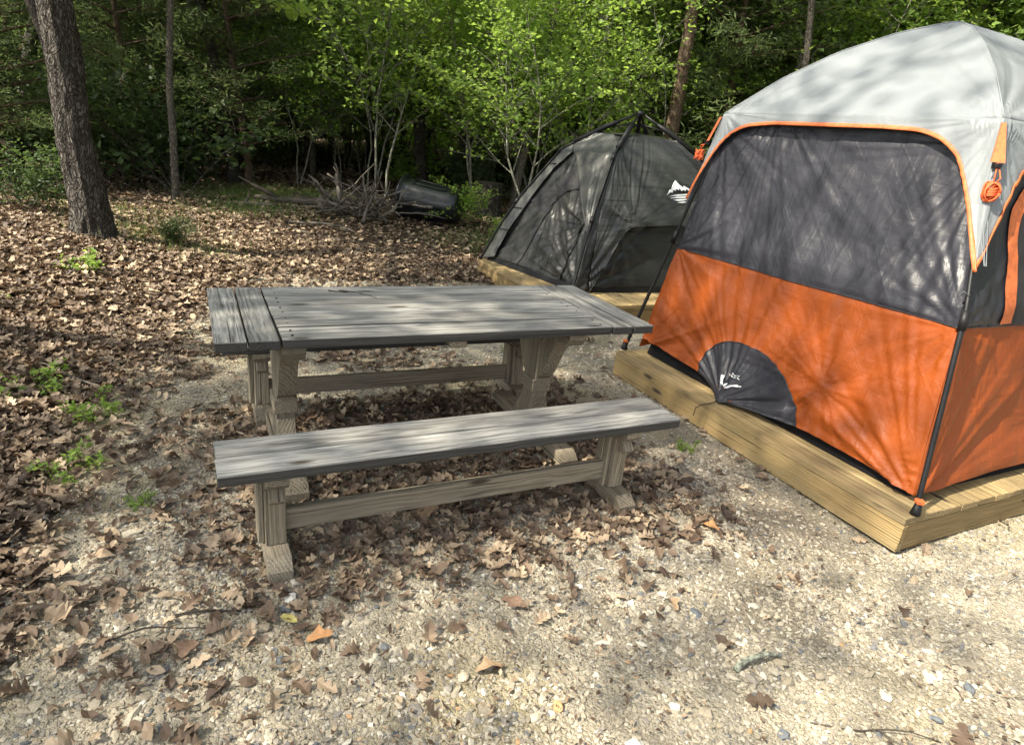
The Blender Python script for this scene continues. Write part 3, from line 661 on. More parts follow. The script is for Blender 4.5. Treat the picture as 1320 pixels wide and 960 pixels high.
for k, ca, cb, hem in fx:
    S = FS[k]; n = 160
    H_ = smooth_curve(hem, n); ss = H_[:, 0]; top = np.stack([ss, eave[ca] * (1 - ss) + eave[cb] * ss - .0 * ss], -1)
    t = np.linspace(0, 1, 24)[None, :, None]; q = top[:, None] * (1 - t) + H_[:, None] * t
    grid(fl, S(q[..., 0], q[..., 1], .0, 1.) - np.array(ORG))
    # roof sector
    E0 = S(ss, top[:, 1], 0., 1.); nw = 46; wv = np.linspace(0, 1, nw)
    a0 = np.array(FC[ca][-1][:2]); b0 = np.array(FC[cb][-1][:2]); 
    Pn = np.zeros((n, nw, 3)); 
    for j, w_ in enumerate(wv):
        Pn[:, j, :2] = HUB[:2] + (E0[:, :2] - HUB[:2]) * w_
        zd = np.interp(w_, [0, .06, .25, .5, .75, 1], [0, .02, .125, .33, .62, 1.0]); zm = np.interp(w_, [0, .06, .25, .5, .75, 1], [0, .025, .17, .40, .68, 1.0])
        u = np.abs(ss * 2 - 1) ** 2.2
        Pn[:, j, 2] = HUB[2] - (HUB[2] - E0[:, 2]) * (zd * u + zm * (1 - u))
        # tension folds running to the corners and a shallow sag
        th_a = np.arctan2(w_ - 1.0, ss * 1.2 + .02); th_b = np.arctan2(w_ - 1.0, (1 - ss) * 1.2 + .02)
        ra = np.hypot((1 - w_) * 1.1, ss * 1.6); rb = np.hypot((1 - w_) * 1.1, (1 - ss) * 1.6)
        Pn[:, j, 2] += .022 * np.exp(-ra / .5) * (1 - np.exp(-ra / .08)) * (vnoise1(th_a * 9, 3) - .5) * 2 * (w_ < .999) + .028 * np.exp(-rb / .5) * (1 - np.exp(-rb / .08)) * (vnoise1(th_b * 9, 8) - .5) * 2 * (w_ < .999)
    grid(fl, Pn - np.array(ORG))
flo = fl.build('rainfly', M['fab_fly'], big, True); thick(flo, .0015)
for k, ca, cb, hem in fx[:2]:
    S = FS[k]; p = on(S, hem, 150, .004, ORG)
    m = MB(); c = band(S, hem, -.020, 150, .005, ORG, -1 if True else 1); grid(m, c); oo = m.build('piping', M['trim'], flo, True); thick(oo, .004, 0)
# ridge seams from the hub to the corners
for kc in ('near', 'left'):
    e = np.array([*FC[kc][-1][:2], eave[kc]]); pts = []
    for w_ in np.linspace(.0, 1, 20):
        p = HUB + (e - HUB) * w_; p[2] = HUB[2] - (HUB[2] - e[2]) * np.interp(w_, [0, .06, .25, .5, .75, 1], [0, .02, .125, .33, .62, 1.0]) + .003; pts.append(p - np.array(ORG))
    vtube('ridge_seam', pts, .004, M['fab_fly'], flo, 5)
for kc, ln_, wd in (('near', .17, .055), ('left', .15, .05)):
    e = np.array([*FC[kc][-1][:2], eave[kc] - .02]) - np.array(ORG); o2 = e.copy(); o2[2] = 0; o2 /= np.linalg.norm(o2); tt = np.array([-o2[1], o2[0], 0])
    P = np.array(FC[kc]) - np.array(ORG); z1 = e[2] - ln_; lo_ = np.array([np.interp(z1, P[:, 2], P[:, 0]), np.interp(z1, P[:, 2], P[:, 1]), z1])
    m = MB(); a, b = e + o2 * .012, lo_ + o2 * .022
    V = [a + tt * .008, a - tt * .008, b - tt * wd / 2, b + tt * wd / 2]; V += [v + o2 * .014 for v in V]
    m.add(V, [(0, 1, 2, 3), (4, 5, 6, 7), (0, 1, 5, 4), (1, 2, 6, 5), (2, 3, 7, 6), (3, 0, 4, 7)]); bag = m.build('line_pouch', M['trim'], big)
    m = MB(); board(m, tuple(b + o2 * .012 + (0, 0, -.014)), (.03, .03, .022), None, 0, .003); m.build('pouch_buckle', M['black'], bag)
    m = MB(); c = b + o2 * .045 + np.array([0, 0, -.125 if kc == 'near' else -.09]); rr_ = .030 if kc == 'near' else .022
    for q_ in range(9):      # a hank: loops of cord, each a little different, bound round the middle
        ph = rnd.rand() * 6; w1 = rr_ * (.55 + .45 * rnd.rand()); h1 = rr_ * (1.1 + .5 * rnd.rand()); tl = rnd.randn() * .35; dp = (q_ - 4) * .005
        lp = [c + tt * (math.cos(t) * w1 + math.sin(t) * h1 * math.sin(tl)) + np.array([0, 0, 1]) * math.sin(t) * h1 * math.cos(tl) + o2 * (dp + .008 * math.sin(t * 2 + ph)) for t in np.linspace(0, 2 * math.pi, 26)]
        tube(m, lp, .0042, 5)
    for q_ in range(5): tube(m, [c + tt * math.cos(t) * rr_ * .75 + o2 * math.sin(t) * .026 + np.array([0, 0, (q_ - 2) * .007 + .004 * math.cos(t)]) for t in np.linspace(0, 2 * math.pi, 16)], .0042, 5)
    tube(m, [b + o2 * .012, c + (0, 0, .03)], .003, 5); tube(m, [c + (0, 0, .03), c + tt * .02 + (0, 0, .06), b + tt * .01 + o2 * .012 + (0, 0, -.02)], .003, 5)
    m.build('coiled_guy_line', M['cord_o'], bag, True)
    if kc == 'near':
        m = MB()
        for dv in (-.012, .0, .016): tube(m, [b + o2 * .01, b * .5 + lo_ * .5 + tt * dv * 1.5 + o2 * .02 + (0, 0, -.2), np.array(FC[kc][0]) - np.array(ORG) + o2 * .012 + tt * dv * .3 + (0, 0, .2)], .0014, 4)
        m.build('hanging_threads', M['fab_fly'], bag)
# the arched doorway in the right wall : orange band around black mesh
outer = [(.178, 1.0), (.17, 1.2), (.138, 1.42), (.14, 1.52), (.175, 1.62), (.27, 1.70), (.42, 1.73), (.6, 1.73), (.72, 1.68), (.80, 1.58), (.82, 1.4), (.82, 1.0)]
inner = [(.235, 1.0), (.225, 1.2), (.19, 1.41), (.19, 1.50), (.22, 1.575), (.30, 1.64), (.43, 1.67), (.59, 1.67), (.69, 1.63), (.75, 1.55), (.765, 1.4), (.765, 1.0)]
m = MB(); grid(m, patch(SD['right'], outer, inner, 120, 5, .010, ORG)); win = m.build('arched_window', M['blackmesh'], big, True); win.data.materials[0] = M['trim']
win.name = 'window'
m = MB(); n = 60; A = smooth_curve(inner, n * 2); lo_ = np.stack([A[:, 0], np.full(n * 2, 1.0)], -1); t = np.linspace(0, 1, 30)[None, :, None]
q = A[:, None] * (1 - t) + lo_[:, None] * t; grid(m, SD['right'](q[..., 0], q[..., 1], .008, 1.) - np.array(ORG)); m.build('mesh_screen', M['blackmesh'], win, True)

# -- the small dark pop-up tent
O2 = (H2[0], H2[1], 0.)
sml = thing('popup_tent', 'small charcoal pop-up tent with open black hub frame and flapped doorway', 'tent', O2)
lower = lambda Kc: [[x + (H2[0] - x) * .035, y + (H2[1] - y) * .035, z_] for x, y, z_ in Kc]
iN, iL, iR, iB = (lower(k) for k in (F_near, F_left, F_right, F_back))
IS = {'door': Side(iL, iN, .02, [(0, .2, .03, 8, .7), (1, .2, .03, 9, .7), (.9, .8, .02, 7, .6), (.4, 1.05, .015, 9, .5)]), 'side': Side(iN, iR, .02, [(0, .2, .03, 9, .9), (.2, .8, .015, 8, .8)]), 'back': Side(iR, iB, .02), 'far': Side(iB, iL, .02)}
m = MB()
for k, S in IS.items(): grid(m, patch(S, [(0, .20), (.5, .21), (1, .20)], [(0, 1.66), (.5, 1.66), (1, 1.66)], 90, 60, 0, O2))
m.build('inner_wall', M['fab_olive_dark'], sml, True)
m = MB()
for k, S in IS.items(): grid(m, patch(S, [(0, .186), (.5, .186), (1, .186)], [(0, .235), (.5, .235), (1, .235)], 12, 3, .004, O2, 0))
m.build('groundsheet', M['black'], sml, True)
# door panels and zips, (s measured from the left corner)
f1 = lambda L_: [(1 - a, b_) for a, b_ in L_]
zip1 = [(.377, .26), (.377, .394), (.399, .709), (.412, .945), (.498, 1.062), (.687, 1.112)]
# s in inv() ran from the left corner to the near corner already
zipA = [(.36, .25), (.377, .394), (.399, .709), (.412, .93), (.47, 1.04), (.56, 1.085), (.687, 1.112)]
zipB = [(.84, .25), (.847, .403), (.867, .643), (.896, .817), (.88, .95), (.80, 1.06), (.687, 1.112)]
m = MB(); grid(m, patch(IS['door'], zipA, zipB, 80, 60, .008, O2)); dp = m.build('door', M['fab_door'], sml, True)
m = MB(); tube(m, on(IS['door'], zipA, 70, .012, O2), .008, 5); m.build('zip', M['black'], dp, True)
m = MB(); tube(m, on(IS['door'], zipB, 70, .012, O2), .007, 5); m.build('zip', M['black'], dp, True)
m = MB(); grid(m, patch(IS['door'], [(.11, .25), (.13, .5), (.11, .866)], [(.36, .25), (.385, .5), (.395, .80)], 40, 16, .006, O2)); m.build('door_panel', M['fab_door'], sml, True)
m = MB(); grid(m, patch(IS['door'], [(.109, .90), (.25, 1.12), (.36, 1.30), (.42, 1.36)], [(.385, .82), (.41, .98), (.50, 1.08), (.664, 1.119)], 50, 16, .009, O2)); m.build('mesh_window', M['blackmesh'], sml, True)
OS = {'door': Side(F_left, F_near, .01, [(0, .2, .016, 8, .8), (1, .75, .022, 9, .6), (0, 1.5, .016, 9, .5), (1, 1.6, .014, 9, .5)]), 'side': Side(F_near, F_right, .012, [(0, .2, .03, 12, .5), (0, 1.6, .016, 9, .6), (.25, .85, .014, 9, .6), (.9, 1.2, .014, 14, .8)]), 'back': Side(F_right, F_back, .012), 'far': Side(F_back, F_left, .012)}
z45 = 1.665
m = MB()
for k in ('back', 'far'): grid(m, patch(OS[k], [(0, .22), (1, .22)], [(0, z45), (1, z45)], 40, 40, .01, O2))
# side face with its raised lower flap
hemS = [(.065, .20), (.12, .44), (.18, .70), (.215, .80), (.25, .832), (.35, .845), (.5, .865), (.7, .87), (.85, .85), (.93, .70), (.96, .4), (.97, .2)]
top = [(0, z45), (1, z45)]
H_ = smooth_curve(hemS, 160); topc = np.stack([np.interp(np.linspace(0, 1, 160), [0, .24, .76, 1], [0, .15, .85, 1]), np.full(160, z45)], -1); t = np.linspace(0, 1, 60)[None, :, None]
lifting = .03 + .05 * np.exp(-((H_[:, 0] - .5) / .35) ** 2)
q = H_[:, None] * (1 - t) + topc[:, None] * t; grid(m, OS['side'](q[..., 0], q[..., 1], (.012 + lifting[:, None] * (1 - t[..., 0]) ** 2), 1.) - np.array(O2))
grid(m, patch(OS['side'], [(0, .19), (0, .9), (0, z45)], [(.065, .20), (.05, .9), (.0, z45)], 60, 6, .012, O2))
grid(m, patch(OS['side'], [(.97, .2), (1, .9), (1, z45)], [(1, .19), (1, .9), (1, z45)], 30, 6, .012, O2))
outer_fly = m.build('rainfly', M['fab_olive'], sml, True); thick(outer_fly, .0015)
m = MB(); tube(m, OS['side'](H_[:, 0], H_[:, 1], .012 + lifting, 1.) - np.array(O2), .005, 5); m.build('hem', M['fab_olive'], outer_fly, True)
# pale folded flap beside the near pole and strip along the left pole
m = MB(); grid(m, patch(OS['door'], [(.0, 1.535), (.16, 1.47), (.349, 1.40), (.52, 1.27), (.679, 1.121), (.83, .94), (.985, .745)], [(.0, 1.66), (.3, 1.662), (.6, 1.664), (1, 1.6), (1, 1.3), (1, 1.0), (1, .76)], 90, 24, .014, O2)); pf = m.build('door_flap', M['fab_olive_light'], sml, True); thick(pf, .0015)
m = MB(); grid(m, patch(OS['door'], [(0, .2), (0, .7), (0, 1.2), (0, 1.535)], [(.12, .25), (.105, .54), (.13, .88), (.115, 1.26), (.20, 1.45)], 70, 8, .012, O2)); pf = m.build('edge_flap', M['fab_olive_light'], sml, True); thick(pf, .0015)
for z_ in (.55, .80, 1.3):
    m = MB(); tube(m, on(OS['door'], [(0, z_), (.11, z_ + .01)], 6, .018, O2), .006, 5); m.build('toggle_strap', M['black'], sml)
# the roof under the hub, nearly flat and then dipping to the middle
m = MB(); ring = []
for k in ('door', 'side', 'back', 'far'):
    for s_ in np.linspace(0, 1, 14)[:-1]: ring.append(OS[k](np.array(s_), np.array(z45), .012, 0))
ring = np.array(ring); nr = len(ring); rows = [ring * (1 - f) + np.array([*H2, z45 + .035]) * f for f in (0, .3, .6, .9, .999)]
V = np.concatenate(rows) - np.array(O2); m.add(V, [(i * nr + j, i * nr + (j + 1) % nr, (i + 1) * nr + (j + 1) % nr, (i + 1) * nr + j) for i in range(4) for j in range(nr)])
m.build('roof_panel', M['fab_olive'], sml, True)
# frame poles to the hub
for Fc in (F_near, F_left, F_right, F_back):
    P = np.array(Fc) - np.array(O2); zs = np.concatenate([np.linspace(.19, 1.66, 26), [1.73, 1.80, 1.875]])
    out = np.array(Fc[0][:2]) - H2; out /= np.linalg.norm(out)
    pts = np.stack([np.interp(zs, P[:, 2], P[:, 0]) + out[0] * .028, np.interp(zs, P[:, 2], P[:, 1]) + out[1] * .028, zs], -1)
    pole = vtube('frame_pole', pts, .0125, M['black'], sml, 8)
    for q_ in (11, 21): m = MB(); tube(m, [pts[q_], pts[q_ + 1]], .021, 8); m.build('pole_joint', M['black'], pole, True)
    m = MB(); tube(m, [pts[-6], pts[-3] + (0, 0, .0), pts[-2]], [.03, .028, .016], 8); m.build('pole_sleeve', M['black'], pole, True)
    m = MB(); a = pts[-3]; tube(m, [a + (0, 0, 0), np.array([out[0] * .02, out[1] * .02, 1.785])], .008, 6); m.build('folding_strut', M['black'], pole, True)
    c0 = pts[0]; m = MB(); tube(m, [c0 + (0, 0, -.006), c0 + (0, 0, .03)], [.02, .016], 8); m.build('foot', M['black'], pole, True)
m = MB(); tube(m, [(0, 0, 1.70), (0, 0, 1.86), (0, 0, 1.865), (0, 0, 1.91)], [.02, .02, .042, .042], 12); m.build('hub', M['black'], sml, True)
# printed mountain mark
s0, s1_, z0, z1 = .50, .755, 1.075, 1.30
def mm(poly): return [(s0 + (s1_ - s0) * x, z0 + (z1 - z0) * y + .05 * (x - .5)) for x, y in poly]
MT = [[(0.0, .42), (.10, .60), (.17, .66), (.36, 1.0), (.50, .78), (.60, .66), (.66, .73), (.80, .58), (.98, .42), (.86, .46), (.78, .50), (.70, .60), (.66, .50), (.58, .58), (.52, .52), (.46, .66), (.42, .56), (.36, .64), (.31, .54), (.26, .62), (.20, .50), (.14, .52)],
      [(0.02, .36), (.30, .40), (.62, .38), (1.0, .40), (.80, .32), (.45, .33), (.2, .35)], [(.08, .27), (.3, .31), (.6, .28), (.9, .30), (.68, .22), (.4, .24)], [(.18, .19), (.4, .2), (.7, .17), (.55, .12), (.35, .13)], [(.30, .07), (.52, .09), (.66, .05), (.5, .01)]]
flat_marks('printed_emblem', OS['side'], [mm(p) for p in MT], .062, O2, M['white'], outer_fly)

# ---------------------------------------------------------------- barrel, stump, brush pile, logs, sticks, stones
def gzf(x, y): return float(gz(np.array([x]), np.array([y]))[0])
bar = thing('trash_barrel', 'black plastic trash barrel lying on its side beside the brush pile', 'barrel', (-1.58, 10.75, gzf(-1.58, 10.75) + .33), R(-12))
m = MB(); prof = [(-.44, .0), (-.44, .20), (-.42, .235), (-.30, .245), (.30, .285), (.37, .29), (.375, .315), (.42, .32), (.43, .30), (.43, .275), (.36, .26), (-.38, .21), (-.39, .0)]
n = 40; V = []
for xx, r_ in prof:
    for k in range(n): th = 2 * math.pi * k / n; V.append((-xx, r_ * math.cos(th), r_ * math.sin(th)))
m.add(V, [(i * n + k, i * n + (k + 1) % n, (i + 1) * n + (k + 1) % n, (i + 1) * n + k) for i in range(len(prof) - 1) for k in range(n)])
m.build('body', M['barrel'], bar, True)
for a in (.6, 1.9, 3.4, 4.9):
    m = MB(); u = np.array([0, math.cos(a), math.sin(a)]); t_ = np.array([0, -math.sin(a), math.cos(a)]); pts = []
    for x_, s_ in ((-.22, -.07), (-.22, .07), (.26, .055), (.26, -.055), (-.22, -.07)):
        r_ = .287 - (x_ + .3) * .0667 + .004; pts.append(u * r_ + t_ * s_ + np.array([x_, 0, 0]))
    P = [];
    for i in range(4):
        for t in np.linspace(0, 1, 5)[:-1]: P.append(pts[i] * (1 - t) + pts[i + 1] * t)
    P.append(pts[0]); tube(m, P, .009, 6); m.build('raised_panel', M['barrel'], bar, True)
m = MB(); 
for xx, r_ in ((-.395, .322),): tube(m, [(xx, r_ * math.cos(t), r_ * math.sin(t)) for t in np.linspace(0, 2 * math.pi, 41)], .014, 6)
m.build('rim', M['barrel'], bar, True); bar.rotation_euler = (0, R(3), R(-14)); bar.scale = (1.12, 1.08, 1.08)
# stump
def barky(mb, pts, rad, sides=24, ridge=.08, seed=0, ns=None):
    P = np.array(pts, float); n = len(P); V = []; G = []
    for i in range(n):
        T = P[min(i + 1, n - 1)] - P[max(i - 1, 0)]; T /= np.linalg.norm(T); a = np.cross([0, 1, 0], T) if abs(T[1]) < .9 else np.cross([1, 0, 0], T); a /= np.linalg.norm(a); b = np.cross(T, a)
        for k in range(sides):
            th = 2 * math.pi * k / sides
            rr = rad[i] * (1 + ridge * (float(vn2(np.array(th * 6 + seed), np.array(P[i][2] * 3.0), 5)) - .5) + ridge * .7 * (float(vn2(np.array(th * 13 + seed), np.array(P[i][2] * 9.0), 7)) - .5))
            V.append(P[i] + (a * math.cos(th) + b * math.sin(th)) * rr); G.append([P[i][2], th, 0])
    F = [[i * sides + k, i * sides + (k + 1) % sides, (i + 1) * sides + (k + 1) % sides, (i + 1) * sides + k] for i in range(n - 1) for k in range(sides)]
    F += [list(range((n - 1) * sides, n * sides))]; mb.add(V, F, G)
m = MB(); z_ = np.linspace(-.08, .62, 14); barky(m, [(0, 0, q) for q in z_], [.25 + .09 * math.exp(-(q + .08) / .12) for q in z_], 36, .14, 3)
stump = thing('tree_stump', 'dark rough barked stump standing behind the leafy shrub left of the small tent', 'stump', (-.78, 12.3, gzf(-.78, 12.3)))
m.build('trunk', M['bark'], stump, False); m = MB(); m.add([(.235 * math.cos(t), .235 * math.sin(t), .622) for t in np.linspace(0, 2 * math.pi, 25)[:-1]], [tuple(range(24))]); m.build('cut_top', M['dark_log'], stump)
# brush pile
def crooked(L, r, seg=7, wob=.12):
    p = np.zeros(3); d = np.array([1., 0, 0]); pts = [p.copy()]
    for i in range(seg): d = d + rnd.randn(3) * wob; d /= np.linalg.norm(d); p = p + d * L / seg; pts.append(p.copy())
    return np.array(pts)
def stick_obj(name, label, cat, a, b, r, mat, group, forks=1, seg=8, wob=.12):
    a = np.array(a, float); b = np.array(b, float); L = np.linalg.norm(b - a); d = (b - a) / L
    pts = crooked(1, 1, seg, wob); e = pts[-1] / np.linalg.norm(pts[-1]); q = Vector(e).rotation_difference(Vector(d)); Rm = np.array(q.to_matrix()); pts = pts @ Rm.T * (L / np.linalg.norm(pts[-1]))
    m = MB(); tube(m, pts, np.linspace(r, r * .45, len(pts)), 8, True, .12)
    for f in range(forks):
        i = 2 + rnd.randint(len(pts) - 4); f0 = pts[i]; dd = d + rnd.randn(3) * .6; dd[2] = abs(dd[2]) if name != 'twig' else dd[2] * .1; dd /= np.linalg.norm(dd); l2 = L * (.2 + .25 * rnd.rand())
        tube(m, [f0, f0 + dd * l2 * .5, f0 + dd * l2 + rnd.randn(3) * .02 * L], [r * .5, r * .4, r * .2], 6, True, .1)
    o = m.build(name, mat, None, True); o.location = a; return tag(o, label, cat, group)
g0 = gzf(-2.5, 10.4)
PB = 'bleached dead branches heaped in the brush pile'
for i in range(36):
    ang = rnd.rand() * math.pi * 2; L_ = .35 + rnd.rand() * .65; el = rnd.rand() ** 1.3 * 1.3; c = np.array([-2.55 + rnd.randn() * .34, 10.3 + rnd.randn() * .22, g0 + .04 + rnd.rand() * .30])
    dv = np.array([math.cos(ang) * math.cos(el), .5 * math.sin(ang) * math.cos(el), math.sin(el) * .8]); a0_ = c - dv * L_ * .5; a0_[2] = max(a0_[2], g0 + .02 + rnd.rand() * .12); b = a0_ + dv * L_; c = a0_; b[2] = max(b[2], g0 + .03)
    stick_obj('dead_branch', 'bleached dead branch tangled in the brush pile beside the barrel', 'branch', c, b, .012 + .024 * rnd.rand() ** 2, M['dead_wood'] if i % 3 else M['dark_log'], PB, 2)
for i in range(34):
    c = np.array([-2.6 + rnd.randn() * .38, 10.25 + rnd.randn() * .22, g0 + .02 + rnd.rand() * .3]); ang = rnd.rand() * 6.28; L_ = .3 + .5 * rnd.rand(); b = c + np.array([math.cos(ang), .6 * math.sin(ang), (rnd.rand() - .35) * .7]) * L_; b[2] = max(b[2], g0 + .02)
    stick_obj('brushwood_stick', 'thin brown stick caught in the brush pile beside the barrel', 'stick', c, b, .006 + .007 * rnd.rand(), M['dead_wood'] if i % 2 else M['dark_log'], 'thin brown sticks in the brush pile', 1)
for lab, a, b, r in (('thick pale forked branch standing up in front of the brush pile', (-2.45, 9.95, g0 + .0), (-2.34, 10.05, g0 + .40), .036), ('short pale stub leaning at the back of the brush pile', (-2.9, 10.3, g0 + .2), (-3.0, 10.45, g0 + .62), .045), ('pale broken branch pointing left from the brush pile', (-2.7, 10.1, g0 + .1), (-3.15, 10.0, g0 + .28), .038), ('long thin branch lying over the top of the brush pile', (-3.1, 10.3, g0 + .62), (-2.2, 10.4, g0 + .45), .014)):
    stick_obj('dead_branch', lab, 'branch', a, b, r, M['dead_wood'], PB, 1)
for lab, a, b, r in (('dark fallen log stretching left from the brush pile', (-2.7, 10.8, .07), (-4.5, 11.0, .10), .085), ('second dark log lying just behind the first one', (-2.9, 11.4, .07), (-4.1, 11.7, .09), .07), ('short rotten log at the left end of the fallen logs', (-3.9, 10.4, .04), (-4.7, 10.35, .04), .05)):
    a = (a[0], a[1], gzf(a[0], a[1]) + a[2]); b = (b[0], b[1], gzf(b[0], b[1]) + b[2]); stick_obj('fallen_log', lab, 'log', a, b, r, M['dark_log'], 'fallen logs by the brush pile', 1, 8, .04)
# individual sticks on the gravel and litter
def on_g(x, y, h=.006): return (x, y, gzf(x, y) + h)
lich = plain('lichen_bark', (.20, .21, .17), .9, 60, .003, .1, .9)
for lab, a, b, r, mat in (
    ('thick lichen speckled stick lying on the gravel in front of the platform corner', (.86, 1.775), (1.04, 1.86), .0125, lich),
    ('thin dark twig branching off behind the lichen speckled stick', (1.0, 1.88), (1.10, 1.82), .005, M['dark_log']),
    ('long thin twig on the gravel below the front bench left leg', (-1.05, 1.75), (-.62, 1.86), .005, M['dark_log']),
    ('dark twig on the sandy patch left of the bench foot', (-1.15, 2.02), (-.90, 2.12), .005, M['dark_log']),
    ('bent thin pale twig on bare gravel between bench and platform', (1.05, 2.18), (1.12, 2.42), .0045, M['dead_wood']),
    ('short dark twig on gravel right of the front bench foot', (.62, 2.28), (.80, 2.26), .004, M['dark_log']),
    ('wiry dark twig at the bottom edge of the gravel', (1.05, 1.60), (1.45, 1.58), .0035, M['dark_log']),
    ('pale thin root along the side of the large platform', (.98, 3.62), (1.35, 3.18), .008, M['dead_wood']),
    ('long bare twig over the leaves at the left side', (-2.9, 3.6), (-2.1, 3.3), .006, M['dead_wood']),
    ('grey twig lying in leaves near the left front corner', (-1.42, 1.70), (-1.22, 1.50), .006, M['dead_wood']),
    ('slim brown twig pointing at the bench leg from the left', (-1.20, 1.62), (-.90, 1.72), .004, M['dark_log']),
    ('long dead branch lying across the leaves beyond the table', (-2.2, 8.4), (-3.4, 8.9), .016, M['dead_wood']),
    ('grey fallen branch lying on leaves before the brush pile', (-3.4, 9.3), (-2.3, 9.1), .018, M['dead_wood']),
    ('leaning dead stem propped behind the fallen logs', (-3.6, 12.2), (-2.9, 12.6), .02, M['dead_wood'])):
    h = r * .9; A = on_g(*a, h); B = on_g(*b, h) if 'propped' not in lab else (b[0], b[1], gzf(*b) + .7)
    stick_obj('twig', lab, 'twig', A, B, r, mat, None, 1, 8, .12)
for lab, a, b in (('small forked twig lying on the tabletop near its left end', (-.93, 3.30), (-.72, 3.235)), ('reddish dry leaf stem on the tabletop', (-.98, 3.28), (-.88, 3.30))):
    stick_obj('twig', lab, 'twig', (*a, .765), (*b, .765), .0035, M['dark_log'], None, 0)
stone_m = {}
for nm, c in (('blue_grey', (.115, .125, .135)), ('pale', (.66, .63, .56)), ('rust', (.38, .23, .11)), ('tan', (.48, .41, .30))): stone_m[nm] = plain(nm + '_stone', c, .8, 50, .002, .3, .25)
def ico2():
    bm = bmesh.new(); bmesh.ops.create_icosphere(bm, subdivisions=2, radius=1); v = np.array([p.co[:] for p in bm.verts]); f = [[q.index for q in p.verts] for p in bm.faces]; bm.free(); return v, f
I2V, I2F = ico2()
for lab, x, y, sz, mt in (('flat blue grey stone at the right edge of the gravel', 1.69, 1.825, .020, 'blue_grey'), ('blue grey stone on the gravel below the flat one at the right', 1.489, 1.671, .017, 'blue_grey'), ('square blue grey stone at the bottom of the gravel', .944, 1.544, .018, 'blue_grey'),
    ('small blue grey stone in front of the bench stretcher', -.317, 1.714, .015, 'blue_grey'), ('white stone beside the front bench left foot', -.70, 1.90, .020, 'pale'), ('dark blue stone among leaves by the front bench left foot', -.69, 1.85, .02, 'blue_grey'), ('rust coloured stone at the bottom middle of the gravel', .25, 1.55, .016, 'rust'),
    ('large pale stone at the bottom middle of the gravel', .47, 1.44, .022, 'pale'), ('pale pointed stone half sunk near the lichen speckled stick', .62, 1.60, .017, 'pale'), ('tan stone beside the dry leaf in front of the bench', -.05, 1.62, .018, 'tan'), ('blue stone on the gravel at the bottom left', -.63, 1.62, .014, 'blue_grey'), ('pale stone in the gravel just left of the rust one', .18, 1.50, .015, 'tan'),
    ('rounded tan stone beneath the trash barrel', -1.35, 11.1, .09, 'tan')):
    V = I2V * (1 + (rnd.rand(len(I2V), 1) - .5) * .45) * np.array([1.25, .95, .55]) * sz; m = MB(); m.add(V @ rotmats(1, .2)[0].T, I2F); o = m.build('stone', stone_m[mt]); o.location = on_g(x, y, sz * .3); tag(o, lab, 'stone')
# single fallen leaves that stand out on the gravel
lf = {}
for nm, c in (('tan', (.32, .22, .135)), ('orange', (.36, .19, .085)), ('brown', (.20, .13, .09)), ('yellow', (.36, .31, .11))): lf[nm] = plain(nm + '_dry_leaf', c, .7, 80, .001, .2, .25)
for lab, x, y, sz, mt in (('orange dry leaf alone on the gravel between bench and platform', .99, 2.64, .085, 'orange'), ('yellow dry leaf in the drift beside the bench left foot', -.66, 1.78, .065, 'yellow'), ('orange dry leaf on gravel right of the bench left foot', -.54, 1.72, .085, 'orange'), ('large brown oak leaf lying in front of the bench stretcher', .10, 1.98, .10, 'brown'),
    ('big tan oak leaf under the bench behind the stretcher', -.33, 2.50, .17, 'tan'), ('brown oak leaf on the gravel at the bottom left', -.93, 1.62, .10, 'brown'), ('tan leaf at the foot of the lower gravel beside a tan stone', .03, 1.66, .09, 'tan'), ('brown leaf between bench and lichen speckled stick', .70, 2.08, .07, 'tan')):
    V, F, _ = leaves(np.zeros((1, 3)), np.array([sz]), TM[0], .15, .7); m = MB(); m.add(V, F.tolist()); o = m.build('dry_leaf', lf[mt], None, True); o.location = on_g(x, y, .022); tag(o, lab, 'leaf')

# ---------------------------------------------------------------- plants
def grow(mb, p, d, L, r, depth, tips, P):
    seg = max(3, int(L / P['seg'])); pts = [p.copy()]; rr = [r]; kids = []
    for i in range(seg):
        d = d + rnd.randn(3) * P['wob']; d[2] += P['up'] * (1 if depth == 0 else P['upk']); d /= np.linalg.norm(d); p = p + d * L / seg; pts.append(p.copy()); rr.append(r * (1 - .75 * (i + 1) / seg))
        t = (i + 1) / seg
        if depth < P['depth'] and t > (P['clear'] if depth == 0 else .2):
            for _ in range(P['kids'][depth]): kids.append((p.copy(), d.copy(), t, rr[-1]))
        if depth >= P['leafd'] and t > .25: tips.append((p.copy(), d.copy()))
    if r > P['minr']: tube(mb, pts, rr, 8 if depth == 0 else 5, False, .08)
    for (q, dd, t, r_) in kids:
        a = rnd.rand() * 2 * math.pi; side = np.array([math.cos(a), math.sin(a), 0]); nd = dd * P['fol'] + side * (1 - P['fol']) + np.array([0, 0, P['lift']]); nd /= np.linalg.norm(nd)
        grow(mb, q, nd, L * P['len'][depth] * (1.15 - .6 * t) * (.7 + .6 * rnd.rand()), max(r_ * .55, .004), depth + 1, tips, P)
def leafcloud(tips, per, spread, size, flat, mat, name, tm=None, droop=0, tilt=.5):
    T = np.array([t[0] for t in tips]); D = np.array([t[1] for t in tips]); n = len(T) * per
    P = np.repeat(T, per, 0) + rnd.randn(n, 3) * np.array([spread, spread, spread * flat]); P[:, 2] -= droop * rnd.rand(n)
    sz = size * (.6 + .8 * rnd.rand(n)); V, F, C = leaves(P, sz, tm or simple, tilt, .5)
    # one tone per spray, a little scatter per leaf
    cl = np.repeat(rnd.rand(len(T)), per * len((tm or simple)[0])); C = .55 * cl + .45 * C
    return arrmesh(name, V, F, mat, C)
